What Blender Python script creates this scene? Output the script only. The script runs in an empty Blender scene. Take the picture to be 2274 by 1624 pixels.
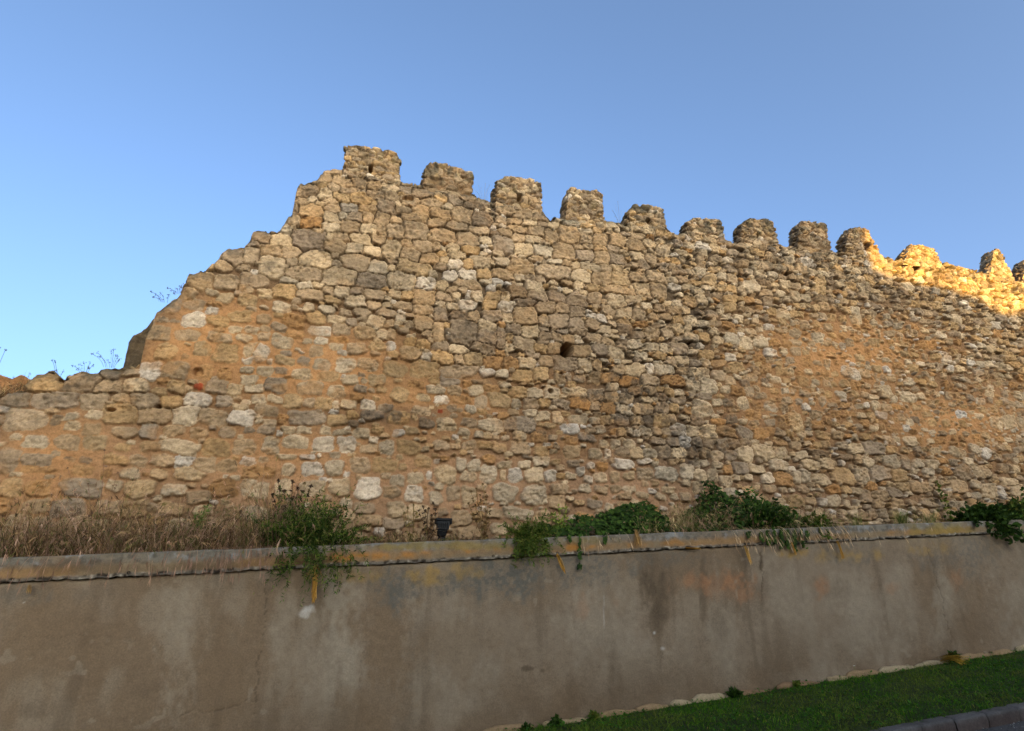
# Ruined crenellated stone wall above a rendered retaining wall, evening shade with a last patch of sun.
# World frame: X runs along the walls (to the right), Y away from the camera, Z up. Metres.
import bpy, math, random
import numpy as np
random.seed(7)
rng = np.random.default_rng(11)
scene = bpy.context.scene
C = scene.collection

# ------------------------------------------------------------------ camera geometry
CAMH = 1.65
FOC = 1300.0                       # focal length in units of a 2274 px wide picture
PITCH, YAW = math.radians(20), math.radians(15)
_cp, _sp, _cy, _sy = math.cos(PITCH), math.sin(PITCH), math.cos(YAW), math.sin(YAW)
CR = np.array([_cy, -_sy, 0.0]); CF0 = np.array([_sy, _cy, 0.0])
CF = CF0 * _cp + np.array([0, 0, _sp]); CU = -CF0 * _sp + np.array([0, 0, _cp])
YR, YC, YW = 6.50, 6.478, 7.34      # retaining wall face, coping face, old stone wall face

def at(px, py, Y):
    """point of the plane y = Y seen at photo position (px, py)"""
    d = CR * ((px - 1137) / FOC) + CU * ((812 - py) / FOC) + CF
    P = d * (Y / d[1]); P[2] += CAMH
    return P

def photo_xy(X, Y, Z):
    """where a point of the wall lies in the photograph (used to lay out stains and stone kinds)"""
    Zr = Z - CAMH
    dx = X * CR[0] + Y * CR[1]; dy = X * CU[0] + Y * CU[1] + Zr * CU[2]; dz = X * CF[0] + Y * CF[1] + Zr * CF[2]
    return 1137 + FOC * dx / dz, 812 - FOC * dy / dz

def groundz(x):                    # the street climbs to the right
    return 0.085 + 0.0775 * np.clip(x, -40, 60)

# ------------------------------------------------------------------ noise
def _h(ix, iy, iz, seed):
    n = (ix.astype(np.int64) * 374761393 + iy.astype(np.int64) * 668265263 + iz.astype(np.int64) * 2147483647 + seed * 974634) & 0xFFFFFFFF
    n = ((n ^ (n >> 13)) * 1274126177) & 0xFFFFFFFF
    n = ((n ^ (n >> 16)) * 2246822519) & 0xFFFFFFFF
    return ((n ^ (n >> 15)) & 0xFFFFFF) / float(0xFFFFFF)
def vn(x, y, seed=0):
    ix = np.floor(x); iy = np.floor(y); fx = x - ix; fy = y - iy
    fx = fx * fx * (3 - 2 * fx); fy = fy * fy * (3 - 2 * fy)
    z = np.zeros(1, dtype=np.int64)
    a = _h(ix, iy, z, seed); b = _h(ix + 1, iy, z, seed); c = _h(ix, iy + 1, z, seed); d = _h(ix + 1, iy + 1, z, seed)
    return (a + (b - a) * fx) * (1 - fy) + (c + (d - c) * fx) * fy
def fbm(x, y, o=3, seed=0):
    s = 0; a = 0.5; t = 0
    for k in range(o):
        s = s + a * vn(x, y, seed + 17 * k); t += a; a *= 0.5; x = x * 2.03 + 5.1; y = y * 2.03 + 1.7
    return s / t
def vn3(x, y, z, seed=0):
    ix = np.floor(x); iy = np.floor(y); iz = np.floor(z); fx = x - ix; fy = y - iy; fz = z - iz
    fx = fx * fx * (3 - 2 * fx); fy = fy * fy * (3 - 2 * fy); fz = fz * fz * (3 - 2 * fz)
    r = 0
    for k in (0, 1):
        a = _h(ix, iy, iz + k, seed); b = _h(ix + 1, iy, iz + k, seed); c = _h(ix, iy + 1, iz + k, seed); d = _h(ix + 1, iy + 1, iz + k, seed)
        r = r + ((a + (b - a) * fx) * (1 - fy) + (c + (d - c) * fx) * fy) * (fz if k else 1 - fz)
    return r
def fbm3(x, y, z, o=3, seed=0):
    s = 0; a = 0.5; t = 0
    for k in range(o):
        s = s + a * vn3(x, y, z, seed + 13 * k); t += a; a *= 0.5; x = x * 2.03 + 3.3; y = y * 2.03 + 1.7; z = z * 2.03 + 7.9
    return s / t
def sst(a, b, x):
    t = np.clip((x - a) / (b - a), 0, 1); return t * t * (3 - 2 * t)
def lin(rgb):
    c = np.array(rgb, dtype=float) / 255.0
    return np.where(c <= 0.04045, c / 12.92, ((c + 0.055) / 1.055) ** 2.4)

# ------------------------------------------------------------------ object helpers
def link(o, parent=None):
    C.objects.link(o)
    if parent is not None: o.parent = parent
    return o
def tag(o, label=None, cat=None, group=None, kind=None):
    if label: o['label'] = label
    if cat: o['category'] = cat
    if group: o['group'] = group
    if kind: o['kind'] = kind
    return o
def empty(name, loc=(0, 0, 0)):
    o = bpy.data.objects.new(name, None); o.location = tuple(float(v) for v in loc); o.empty_display_size = 0.2
    return link(o)
def mesh_np(name, V, F, mat, parent=None, col=None, smooth=True):
    """V (n,3); F list of arrays of equal-length faces; col (n,3) albedo"""
    V = np.asarray(V, dtype=np.float32)
    if parent is not None: V = V - np.array(parent.matrix_basis.translation, dtype=np.float32)
    me = bpy.data.meshes.new(name)
    fl = [np.asarray(f, dtype=np.int32) for f in F if len(f)]
    nl = sum(f.size for f in fl); nf = sum(len(f) for f in fl)
    me.vertices.add(len(V)); me.loops.add(nl); me.polygons.add(nf)
    me.vertices.foreach_set('co', V.ravel())
    me.loops.foreach_set('vertex_index', np.concatenate([f.ravel() for f in fl]))
    tot = np.concatenate([np.full(len(f), f.shape[1], dtype=np.int32) for f in fl])
    st = np.concatenate([[0], np.cumsum(tot)[:-1]]).astype(np.int32)
    me.polygons.foreach_set('loop_start', st)
    me.polygons.foreach_set('use_smooth', np.full(nf, bool(smooth)))
    me.update(calc_edges=True)
    if col is not None:
        a = me.color_attributes.new('Col', 'FLOAT_COLOR', 'POINT')
        c4 = np.ones((len(V), 4), dtype=np.float32); c4[:, :3] = np.clip(col, 0, 1)
        a.data.foreach_set('color', c4.ravel())
    me.materials.append(mat)
    o = bpy.data.objects.new(name, me)
    return link(o, parent)
def grid_faces(nj, ni, off=0, flip=False):
    j, i = np.meshgrid(np.arange(nj - 1), np.arange(ni - 1), indexing='ij')
    a = (j * ni + i).ravel() + off
    q = np.stack([a, a + 1, a + ni + 1, a + ni], 1)
    return q[:, ::-1] if flip else q

# ------------------------------------------------------------------ materials
def nodes(name):
    m = bpy.data.materials.new(name); m.use_nodes = True
    nt = m.node_tree; return m, nt, nt.nodes['Principled BSDF']
def _n(nt, t, **kw):
    n = nt.nodes.new(t)
    for k, v in kw.items(): setattr(n, k, v)
    return n
def mat_attr(name, rough=0.95, bumps=((60, .5, .004),), speck=(120, .25), spec=0.25, transl=0.0):
    """surface whose own colour comes from the 'Col' attribute, with fine speckle and grain"""
    m, nt, b = nodes(name); L = nt.links.new
    at_ = _n(nt, 'ShaderNodeVertexColor', layer_name='Col')
    co = _n(nt, 'ShaderNodeTexCoord')
    out = at_.outputs['Color']
    if speck:
        nz = _n(nt, 'ShaderNodeTexNoise'); nz.inputs['Scale'].default_value = speck[0]; nz.inputs['Detail'].default_value = 4; nz.inputs['Roughness'].default_value = .7
        L(co.outputs['Object'], nz.inputs['Vector'])
        mr = _n(nt, 'ShaderNodeMapRange'); mr.inputs[1].default_value = .3; mr.inputs[2].default_value = .7
        mr.inputs[3].default_value = 1 - speck[1]; mr.inputs[4].default_value = 1 + speck[1]
        L(nz.outputs['Fac'], mr.inputs[0])
        mx = _n(nt, 'ShaderNodeVectorMath', operation='SCALE'); L(out, mx.inputs[0]); L(mr.outputs[0], mx.inputs['Scale']); out = mx.outputs[0]
    L(out, b.inputs['Base Color'])
    b.inputs['Roughness'].default_value = rough; b.inputs['Specular IOR Level'].default_value = spec
    prev = None
    for sc, st, di in bumps:
        nz = _n(nt, 'ShaderNodeTexNoise'); nz.inputs['Scale'].default_value = sc; nz.inputs['Detail'].default_value = 5; nz.inputs['Roughness'].default_value = .65
        L(co.outputs['Object'], nz.inputs['Vector'])
        bp = _n(nt, 'ShaderNodeBump'); bp.inputs['Strength'].default_value = st; bp.inputs['Distance'].default_value = di
        L(nz.outputs['Fac'], bp.inputs['Height'])
        if prev: L(prev, bp.inputs['Normal'])
        prev = bp.outputs['Normal']
    if prev: L(prev, b.inputs['Normal'])
    if transl:
        tr = _n(nt, 'ShaderNodeBsdfTranslucent'); L(out, tr.inputs['Color'])
        ms = _n(nt, 'ShaderNodeMixShader'); ms.inputs[0].default_value = transl
        o = nt.nodes['Material Output']
        L(b.outputs[0], ms.inputs[1]); L(tr.outputs[0], ms.inputs[2]); L(ms.outputs[0], o.inputs['Surface'])
    return m
def mat_flat(name, col, rough=0.6, spec=0.4, noise=(30, .15), bump=0.0):
    m, nt, b = nodes(name); L = nt.links.new
    nz = _n(nt, 'ShaderNodeTexNoise'); nz.inputs['Scale'].default_value = noise[0]; nz.inputs['Detail'].default_value = 5
    co = _n(nt, 'ShaderNodeTexCoord'); L(co.outputs['Object'], nz.inputs['Vector'])
    r = _n(nt, 'ShaderNodeValToRGB'); e = r.color_ramp.elements
    e[0].position = .3; e[1].position = .7
    e[0].color = (*[c * (1 - noise[1]) for c in col], 1); e[1].color = (*[min(1, c * (1 + noise[1])) for c in col], 1)
    L(nz.outputs['Fac'], r.inputs[0]); L(r.outputs[0], b.inputs['Base Color'])
    b.inputs['Roughness'].default_value = rough; b.inputs['Specular IOR Level'].default_value = spec
    if bump:
        bp = _n(nt, 'ShaderNodeBump'); bp.inputs['Strength'].default_value = .6; bp.inputs['Distance'].default_value = bump
        L(nz.outputs['Fac'], bp.inputs['Height']); L(bp.outputs[0], b.inputs['Normal'])
    return m
M_STONE = mat_attr('weathered_limestone', .95, ((34, .7, .012),), (55, .24), .12)
M_REND = mat_attr('cement_render', .9, ((22, .4, .007), (60, .6, .004)), (75, .2), .2)
M_LEAF = mat_attr('leaf', .7, (), (25, .25), .12, .25)
M_DRY = mat_attr('dry_stalk', .8, (), (30, .2), .2, .2)
M_BLACK = mat_flat('black_plastic', (.004, .004, .0045), .6, .2, (40, .2))
M_PIPE = mat_flat('drain_pipe', (.015, .013, .011), .8, .2)

# ------------------------------------------------------------------ stone kinds (own colours)
ALB = 0.475; TINT = np.array([1.12, 1.01, .96])
TONE = {'W': (238, 226, 204), 'C': (220, 199, 163), 'B': (192, 166, 130), 'G': (172, 152, 126), 'D': (134, 116, 96), 'O': (192, 144, 88),
        'Y': (204, 170, 120), 'R': (176, 84, 50), 'P': (212, 192, 158)}
_mean = lin((192, 166, 130))
TONEL = {k: (lin(v) * .76 + _mean * .24 if k != 'R' else lin(v)) * ALB * TINT for k, v in TONE.items()}
STONES = """L 0 1100 1.805
310,765,250,150,Y;590,770,250,140,G;785,710,130,75,G;785,805,190,95,B;945,700,115,60,B;980,800,190,100,C;1085,690,150,135,W;110,900,220,110,G;400,910,330,120,G;670,915,200,110,B;875,895,100,70,B;1035,905,190,115,B;1235,920,140,90,Y;1425,900,180,95,W;1440,803,55,38,R;870,1005,260,140,Y;680,1015,130,65,C;1115,1020,250,110,B;1340,1020,200,130,C;1540,1030,200,110,B;1745,1030,180,110,W;510,1030,100,60,C;525,1095,110,65,C;410,1050,85,75,G;190,1050,300,160,B;660,1120,150,95,B;1075,1130,130,110,G;1250,1125,140,85,B;1430,1150,130,80,B;1635,1135,115,80,G;1800,1120,80,50,G;265,1210,180,110,C;490,1210,200,110,B;690,1210,180,120,Y;1080,1235,140,75,B;1295,1245,300,105,C;1560,1250,210,130,Y;1760,1240,170,120,B;70,1340,180,180,G;275,1340,240,90,G;505,1330,90,40,D;620,1335,90,50,D;830,1335,200,80,Y;995,1340,150,90,B;1170,1340,180,90,B;1330,1340,145,80,W;1480,1370,165,120,B;1640,1380,160,100,B;1795,1345,120,70,W;280,1410,280,50,O;600,1410,160,90,O;770,1430,80,60,O;940,1435,150,80,C;1150,1440,130,80,B;1370,1430,215,100,C;1810,1430,120,90,O;90,1540,180,150,Y;290,1540,190,130,O;600,1540,300,150,G;830,1520,140,80,C;1010,1545,210,130,Y;1255,1555,180,80,C;1620,1540,200,140,O;1800,1530,120,120,C;1400,330,190,120,W;1625,170,120,70,C;1405,215,150,80,G;1365,145,110,80,B;1450,50,180,120,B;1640,60,170,100,B;1230,215,150,110,G;1790,190,120,80,Y;1150,420,180,110,B;1355,440,180,90,B;1580,340,170,90,Y;1590,460,200,80,B;1770,460,110,70,C;1200,555,150,130,Y;1630,570,200,140,Y;1820,560,110,150,C;1270,690,200,130,B;1480,700,120,90,O;1620,720,110,90,O;1790,690,90,50,C;1800,760,110,70,C;1280,810,140,90,Y;1570,800,150,110,G;1700,830,100,80,C;1620,905,110,70,G;1460,540,130,110,Y
M 900 500 2.03
880,380,150,70,B;1015,400,130,65,G;1115,415,95,55,Y;660,535,190,95,G;810,565,125,75,C;945,595,130,70,Y;1105,605,180,80,Y;880,520,100,60,B;1020,545,180,50,B;1095,495,120,85,B;945,475,160,70,B;1215,515,120,70,B;1340,520,130,75,C;1225,580,150,65,G;1215,450,130,60,G;1360,465,130,80,B;1350,600,110,70,B;1500,625,155,65,B;1605,570,160,75,G;690,700,200,105,B;615,625,110,60,B;865,680,140,60,B;1005,680,130,55,G;1160,690,140,50,B;1310,675,140,100,G;1400,655,65,40,C;1440,705,120,40,B;1680,640,170,70,B;1750,600,110,60,Y;1865,620,120,85,G;1960,590,150,60,G;2025,660,150,70,D;2095,625,110,60,G;865,765,125,80,C;955,745,80,60,C;1060,755,125,75,G;1165,760,85,75,B;1275,770,120,100,B;1390,785,95,60,B;1540,770,180,65,B;1595,700,120,80,B;1745,730,180,80,B;1925,735,170,125,B;1810,670,80,60,C;2080,770,170,110,D;545,770,130,70,C;710,800,170,80,O;860,840,150,70,C;1020,835,150,110,B;1165,850,125,80,C;1270,860,75,70,B;1380,865,135,110,B;1540,865,180,130,B;1710,805,150,60,B;1875,835,155,90,B;2065,865,130,80,B;495,850,110,65,C;465,930,165,90,C;680,935,255,150,D;845,910,60,60,C;945,920,130,70,B;1105,935,160,80,C;1245,940,110,60,B;1770,910,200,110,B;1965,940,175,110,B;2110,945,100,60,C;885,990,170,100,B;1045,1015,135,80,C;1195,1030,145,75,C;1350,1010,145,140,C;1475,965,90,60,B;1600,990,150,90,B;1710,1000,65,70,B;1845,1010,95,60,C;290,905,150,100,G;215,975,120,55,G;380,1015,165,80,B;540,1035,150,90,B;75,1070,150,140,G;200,1060,120,120,B;390,1150,200,160,P;545,1110,95,50,B;740,1095,240,140,P;1505,1060,165,100,B;1660,1085,140,90,B;1880,1070,120,50,C;1050,1110,210,150,B;1250,1160,155,110,C;1525,1165,250,100,Y;1355,1165,60,60,C;1860,1140,110,70,W;1780,1110,70,60,C;1975,1140,80,80,Y;930,1235,265,150,P;1190,1275,240,120,G;1430,1265,210,130,P;640,1210,270,120,B;230,1260,220,100,G;520,1265,150,60,C;235,1195,50,45,W;1625,1290,140,100,W;1830,1230,110,80,W;1970,1225,140,75,W;1760,1310,100,70,C;1970,1300,180,70,B;2100,1220,110,80,Y;645,1310,110,55,C;755,1305,95,40,C;325,1370,120,80,C;490,1355,190,120,Y;955,1360,125,90,C;845,1345,85,65,B;1060,1435,145,90,C;700,1385,220,90,B;685,1500,90,80,C;820,1510,120,65,C;1115,1520,120,70,B;1305,1530,130,60,B;740,1565,150,90,Y;900,1580,150,70,C;1220,1595,130,90,C
C 1600 1150 2.706
430,190,105,60,C;565,215,140,75,C;725,205,155,110,W;970,195,130,110,Y;1150,225,150,120,W;1355,180,210,90,D;835,105,110,120,C;735,95,45,90,W;1010,100,140,100,Y;1135,110,90,100,C;1265,70,190,130,D;1475,105,210,105,G;1685,115,200,110,D;1895,145,200,130,G;2090,130,150,100,G;475,115,170,90,B;260,110,220,150,B;240,250,180,110,B;435,300,140,150,G;640,320,170,80,D;790,325,120,130,B;1000,325,180,90,G;1165,345,130,110,C;1355,320,220,180,B;1565,230,190,100,G;1745,245,160,100,G;1705,375,200,150,G;1890,400,150,110,G;1540,380,110,110,B;1900,270,180,120,G;2060,310,95,50,W;2080,400,150,120,G;680,500,290,250,G;415,480,120,205,B;510,415,70,60,Y;240,390,200,150,B;90,410,100,70,B;925,540,190,140,G;1085,555,90,200,G;1225,465,155,100,G;1400,490,160,120,C;920,415,180,90,C;1560,560,120,110,G;1690,550,110,100,G;1540,470,110,50,G;1740,490,130,60,G;1920,490,160,60,G;1815,570,130,90,B;440,640,155,90,G;625,670,190,95,C;900,660,240,90,G;1080,710,100,80,O;1330,620,220,150,B;1150,660,50,130,C;1200,650,35,90,C;1520,660,140,80,Y;1670,660,140,110,B;1940,700,210,110,B;290,750,105,105,W;455,765,230,140,Y;640,790,110,110,B;790,780,200,130,Y;1000,820,200,150,O;1185,830,180,110,O;1375,830,180,120,C;1420,735,170,45,G;1490,835,30,50,W;1585,810,150,100,B;1785,830,230,140,G;2000,850,140,130,C;2130,850,100,110,B;270,880,310,170,Y;630,905,390,130,G;945,915,130,90,W;1100,930,130,80,C;1340,960,200,130,Y;1520,940,160,140,Y;170,1045,170,75,O;385,1110,220,90,C;590,1120,150,110,B;820,1110,160,120,C;995,1090,170,80,O;880,1020,230,50,G;1280,1140,190,110,Y;1460,1150,150,120,C;1640,1140,165,130,P;1940,990,120,90,G;2100,980,110,120,B;455,1220,160,110,W;250,1200,160,90,Y;670,1210,220,90,O;880,1240,130,130,B;1075,1220,220,150,Y;1260,1260,100,95,C;1425,1260,150,105,G;1560,1255,120,100,Y;1740,1260,180,90,G;1945,1260,190,110,O;2110,1290,110,110,G;445,1340,60,45,R;500,1480,200,150,C;290,1470,180,120,D;985,1490,280,130,C;1310,1480,310,160,G;750,1470,180,90,G;1540,1400,140,90,C;1700,1420,110,110,C;1920,1430,190,90,C;2110,1450,120,90,C;1830,1530,200,120,W;1115,1385,130,75,O;230,1340,240,90,B
D 800 1150 2.32
1118,400,200,85,W;740,380,170,70,G;1310,390,180,110,B;1525,430,170,120,B;1690,440,110,100,C;1770,440,80,100,B;590,465,120,80,B;760,510,200,130,C;1125,500,120,85,C;1000,505,90,60,C;1260,560,140,70,C;1290,490,170,50,O;1770,550,85,80,W;1640,550,150,80,Y;525,620,230,190,W;1080,600,130,110,B;1450,580,180,110,B;945,612,55,20,W;800,620,110,60,G;965,695,130,90,G;1130,725,160,110,C;1345,730,200,150,C;1550,720,200,115,P;1800,760,210,140,Y;790,690,200,80,Y;650,700,40,60,W;605,785,160,95,P;750,780,120,70,D;945,815,200,105,C;1190,830,220,110,Y;710,910,220,150,G;505,940,160,70,C;1025,935,230,140,C;1265,975,175,120,C;1395,870,160,100,C;1335,835,50,50,W;1640,870,150,120,Y;1530,880,60,50,C;1490,950,110,60,G;1850,1000,160,140,Y;540,1040,130,90,C;700,1040,160,60,C;870,1055,180,130,Y;1020,1070,100,80,B;1560,1105,135,95,W;1720,1120,130,80,G;1380,1090,140,80,C;1260,1100,60,90,C;1150,1080,160,100,Y;610,1140,200,100,B;990,1210,330,130,G;1600,1190,220,90,D;1270,1230,180,90,Y;620,1330,170,90,G;735,1365,55,55,W;820,1330,130,70,C;960,1330,150,60,C;1160,1330,100,90,C;1310,1345,180,55,C;1490,1355,150,100,C;1845,1355,110,65,W;1610,1415,80,80,W;1710,1375,90,50,C;660,1470,160,150,C;890,1435,250,130,C;1145,1465,210,140,W;1365,1465,175,160,W;1730,1490,150,130,P;1570,1500,160,90,B;1935,1490,220,130,Y;600,1590,115,55,C;800,1570,200,60,C;1000,1575,140,50,W;1115,1570,45,40,W
E 2300 1300 2.32
550,425,170,110,C;690,410,65,85,W;370,265,145,90,C;455,40,115,85,D;365,105,85,50,C;700,80,130,75,B;850,85,110,80,B;970,225,140,100,G;1075,115,120,80,C;1195,120,95,80,Y;1285,70,90,70,C;1450,130,120,100,C;1220,280,120,80,Y;1150,205,70,60,W;1320,150,90,70,C;1590,170,110,100,C;1710,165,130,100,C;1640,70,90,60,C;1800,25,85,50,W;1800,260,115,75,W;1850,170,90,70,O;1965,180,90,70,O;790,290,110,70,Y;460,350,110,40,C;260,335,80,30,C;820,420,160,100,C;610,290,110,80,C;400,420,110,90,B;320,500,160,90,O;500,525,190,90,O;680,520,160,110,B;910,520,180,90,O;1145,450,190,80,C;1095,560,115,110,C;1235,570,150,130,C;1330,360,130,60,O;1575,540,90,70,D;1440,520,90,80,B;1400,600,90,60,C;1510,620,120,90,O;1620,620,100,80,B;560,620,130,70,D;875,630,80,70,Y;800,675,100,60,D;670,700,110,60,C;470,690,130,90,B;1720,660,120,70,G;1200,665,130,60,G;950,710,140,60,G;1180,780,180,150,C;310,780,130,100,O;640,790,180,100,B;800,770,110,100,G;915,775,80,80,Y;1030,800,80,80,O;1320,720,90,70,C;1425,725,110,90,B;1555,730,110,110,C;1685,755,100,80,O;1810,760,120,90,C;1940,770,100,80,B;1650,830,140,80,O;425,890,125,110,D;290,890,110,80,Y;680,900,80,90,D;800,890,150,115,Y;895,875,60,90,B;570,890,110,90,B;1125,895,125,85,D;955,975,130,110,W;1085,985,110,90,C;1230,1000,150,115,C;1400,1000,160,90,O;1570,1000,150,110,G;1740,1000,200,90,O;1920,900,100,120,O;2040,900,130,170,C;1330,905,120,60,O;1550,895,80,50,C;1655,910,90,50,G;430,1000,75,80,Y;650,1000,110,80,C;570,1015,70,50,W;500,990,60,60,C;750,990,90,80,B;845,1000,80,70,B;100,1050,160,80,D;760,1080,120,65,G;1015,1090,100,90,W;900,1090,110,80,G;1125,1090,90,80,G;1240,1105,90,80,G;1370,1115,90,100,G;1470,1100,80,80,G;1560,1090,110,60,G;1660,1090,80,50,C;1570,1195,150,130,C;1740,1180,180,140,C;1900,1190,100,110,C;1435,1215,100,100,G;1315,1215,100,90,C;1200,1190,110,100,B;1090,1190,90,100,D;960,1190,140,100,C;820,1185,120,110,G;690,1190,120,90,C;565,1195,130,90,C;430,1180,130,90,G;300,1200,55,80,W;185,1195,125,95,C;500,1110,110,80,C;370,1110,90,80,C;260,1110,90,80,C;440,1295,200,110,W;245,1310,110,85,O;135,1305,65,65,W;345,1265,60,50,G;640,1265,115,60,W;735,1290,60,60,C;40,1360,70,80,W;235,1415,120,95,C;365,1410,95,100,B;490,1410,105,80,C;640,1390,160,120,B;835,1385,200,130,C;1030,1370,120,140,C;1150,1405,110,110,C;1275,1400,110,110,C;1395,1450,105,105,C;1525,1330,145,100,G;1405,1345,80,90,O;1680,1340,130,80,C;1890,1310,170,110,C;1990,1335,65,50,W;1780,1430,110,90,W;1935,1440,170,130,O;2050,1420,100,120,C;1310,1300,90,60,C;1120,1300,60,80,C;500,1530,130,70,C;370,1520,110,80,B;235,1530,130,80,B;90,1520,110,80,C;1025,1475,80,60,C;1140,1515,110,110,C;860,1530,120,60,C;620,1590,120,60,C;790,1595,110,60,C;450,1590,160,60,B;1430,1550,130,80,C;1330,1550,90,100,C
R 3200 1300 2.32
460,450,180,110,W;590,450,90,80,C;790,620,120,110,C;200,710,60,90,C;45,765,80,70,W;610,750,65,50,W;700,750,70,80,C;755,840,95,70,W;1500,825,95,80,W;1820,905,120,110,C;1945,895,150,120,C;2050,900,100,90,C;1670,710,90,60,W;1760,640,70,60,C;1170,830,100,50,Y;1080,770,70,60,Y;1015,905,80,70,C;510,1150,150,90,C;680,1140,170,120,G;145,1190,200,50,D;410,1225,160,50,D;970,1280,90,130,G;1720,1190,90,100,W;1620,1150,110,80,C;1460,1180,150,80,C;1260,1170,100,60,C;1020,1080,110,90,C;90,1300,150,90,C;250,1300,160,100,C;400,1400,195,150,Y;195,1440,150,100,C;40,1410,120,110,C;565,1400,150,130,C;730,1375,210,130,G;905,1400,140,110,Y;845,1270,160,110,C;1080,1290,120,80,C;1215,1300,110,80,C;1500,1370,160,130,G;1680,1360,130,110,C;1550,1275,100,80,C;665,1505,100,80,O;735,1580,145,90,B;860,1555,115,90,G;295,1525,130,90,O;420,1530,80,70,Y;610,1590,100,100,G;1050,1500,110,100,B;1160,1510,80,100,B;940,1500,110,80,Y;1460,1500,150,110,B;1860,1560,70,110,W;1930,1460,120,80,C;620,1275,110,90,C;2000,1540,120,90,C;1750,1540,130,120,C;520,20,60,40,O;1050,20,70,60,O;610,20,90,50,O;390,110,80,60,O;160,120,110,90,C;455,165,90,70,B;605,95,60,40,W;1045,85,70,50,G;1210,180,100,70,O;1300,100,80,70,C;800,240,70,70,O;280,285,90,60,O;620,260,60,90,O;680,170,100,80,Y;1130,190,90,70,O;1700,65,80,60,Y;1930,295,100,80,Y;2000,370,130,60,Y;900,380,90,70,O;1050,410,90,70,Y;1390,400,60,60,W;1000,670,140,90,C;1120,665,90,60,C;1370,560,90,70,O;250,890,70,60,O;150,930,100,80,O;600,915,70,70,O;860,980,90,50,O;1050,1000,80,40,O;1115,1070,60,60,O;1300,1080,100,60,O;1510,1060,60,70,O;1640,1050,70,70,O;1860,1065,80,50,O;1430,1060,50,60,O;330,830,80,60,O;900,765,80,50,O;1415,735,60,40,C
T 1900 600 1.804
220,430,110,75,B;350,470,130,60,B;325,420,95,40,B;470,490,110,50,G;195,515,70,55,B;280,525,100,50,B;395,535,95,50,C;485,540,75,60,G;570,545,80,50,C;310,580,140,50,B;440,595,110,65,B;550,620,100,80,B;305,640,90,60,B;425,655,115,55,C;680,620,135,115,B;795,590,100,45,C;800,645,90,70,B;900,650,95,75,B;700,525,90,55,C;815,535,90,60,Y;905,545,50,70,C;735,485,50,60,B;655,475,60,40,B;210,690,135,105,G;350,720,140,100,C;490,735,140,90,C;640,735,140,120,B;790,775,145,80,G;915,785,105,85,B;1025,795,105,85,G;740,705,70,45,B;820,700,75,40,B;905,715,90,40,B;990,720,90,40,G;1150,690,110,80,B;1030,660,90,90,B;1170,770,105,55,C;1250,680,100,60,C;1350,730,90,70,C;1260,800,80,80,B;1215,830,90,60,G;330,860,180,90,B;190,810,100,60,C;565,890,240,105,B;755,920,135,85,C;825,850,140,55,C;720,845,60,50,C;905,930,130,90,B;1040,940,130,95,Y;1165,930,120,75,B;1300,930,130,80,B;940,865,80,40,B;1020,860,80,45,C;1040,1020,220,50,B;1195,1010,110,80,C;1310,1020,110,100,B;1015,1105,110,85,C;1430,1000,80,40,W;1565,1015,150,50,C;1625,1085,80,70,C;1510,1165,60,60,C;1130,1085,110,45,C;910,1220,70,55,W;1640,700,100,60,W;1600,640,80,30,C;1680,660,90,40,C;1715,715,70,45,C;1620,790,50,50,B;1730,870,70,40,Y;1620,890,70,55,C;1690,950,80,80,Y;1780,920,60,50,C;2030,750,110,55,Y;1990,990,110,80,C;1455,1115,60,40,C
B 1000 1800 1.895
90,155,210,90,O;290,150,105,95,C;470,145,170,110,W;640,135,145,125,C;835,120,150,130,B;1020,120,190,110,Y;1155,130,60,60,Y;1310,90,130,100,Y;1485,185,170,150,C;1600,110,80,110,C;1695,120,100,90,C;1660,200,130,90,C;1805,185,130,140,C;1925,110,110,60,C;2005,190,110,105,W;2080,110,90,60,C;2150,190,140,110,C;1915,195,45,90,C;60,300,170,140,C;255,290,140,130,C;470,290,190,120,C;675,285,160,140,C;895,290,205,170,W;1115,235,120,85,C;1250,215,120,100,C;1360,195,50,70,W;1240,335,140,130,W;1070,320,130,90,B;1435,280,70,60,C;1410,365,110,100,C;1540,325,110,120,B;1660,340,120,130,C;1930,325,200,140,C;2155,340,200,150,C;1110,450,150,120,C;1275,475,190,115,C;1465,475,70,70,G;1600,520,150,130,B;860,440,160,90,G;2030,480,230,90,C;730,190,50,50,W;605,230,40,40,W;550,220,70,30,W;820,210,45,40,C;1030,200,80,50,B;1570,430,60,40,Y;900,530,200,90,B;1650,625,200,110,B;1080,560,150,90,G"""
def blobs(px, py, lst):
    r = 0
    for bx, by, rx, ry, w in lst: r = np.maximum(r, w * np.exp(-((px - bx) / rx) ** 2 - ((py - by) / ry) ** 2))
    return r
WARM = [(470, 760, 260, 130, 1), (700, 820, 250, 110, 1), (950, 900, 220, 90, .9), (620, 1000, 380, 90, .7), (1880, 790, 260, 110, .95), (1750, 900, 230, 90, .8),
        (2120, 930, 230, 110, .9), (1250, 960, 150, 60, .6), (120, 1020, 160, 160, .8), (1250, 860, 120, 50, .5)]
GRIME = [(1400, 880, 150, 110, .8), (1535, 760, 40, 230, .9), (1530, 980, 90, 90, .8), (1480, 590, 100, 90, .6), (905, 925, 130, 22, .9), (1760, 570, 260, 60, .7),
         (620, 600, 90, 50, .6), (230, 860, 140, 40, .5), (1250, 960, 120, 20, .6), (1640, 890, 60, 30, .5), (840, 610, 120, 50, .4), (1040, 740, 90, 60, .5),
         (1000, 470, 300, 60, .45), (2000, 640, 200, 60, .5), (1750, 930, 120, 40, .4), (2130, 850, 120, 50, .35)]
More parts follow.
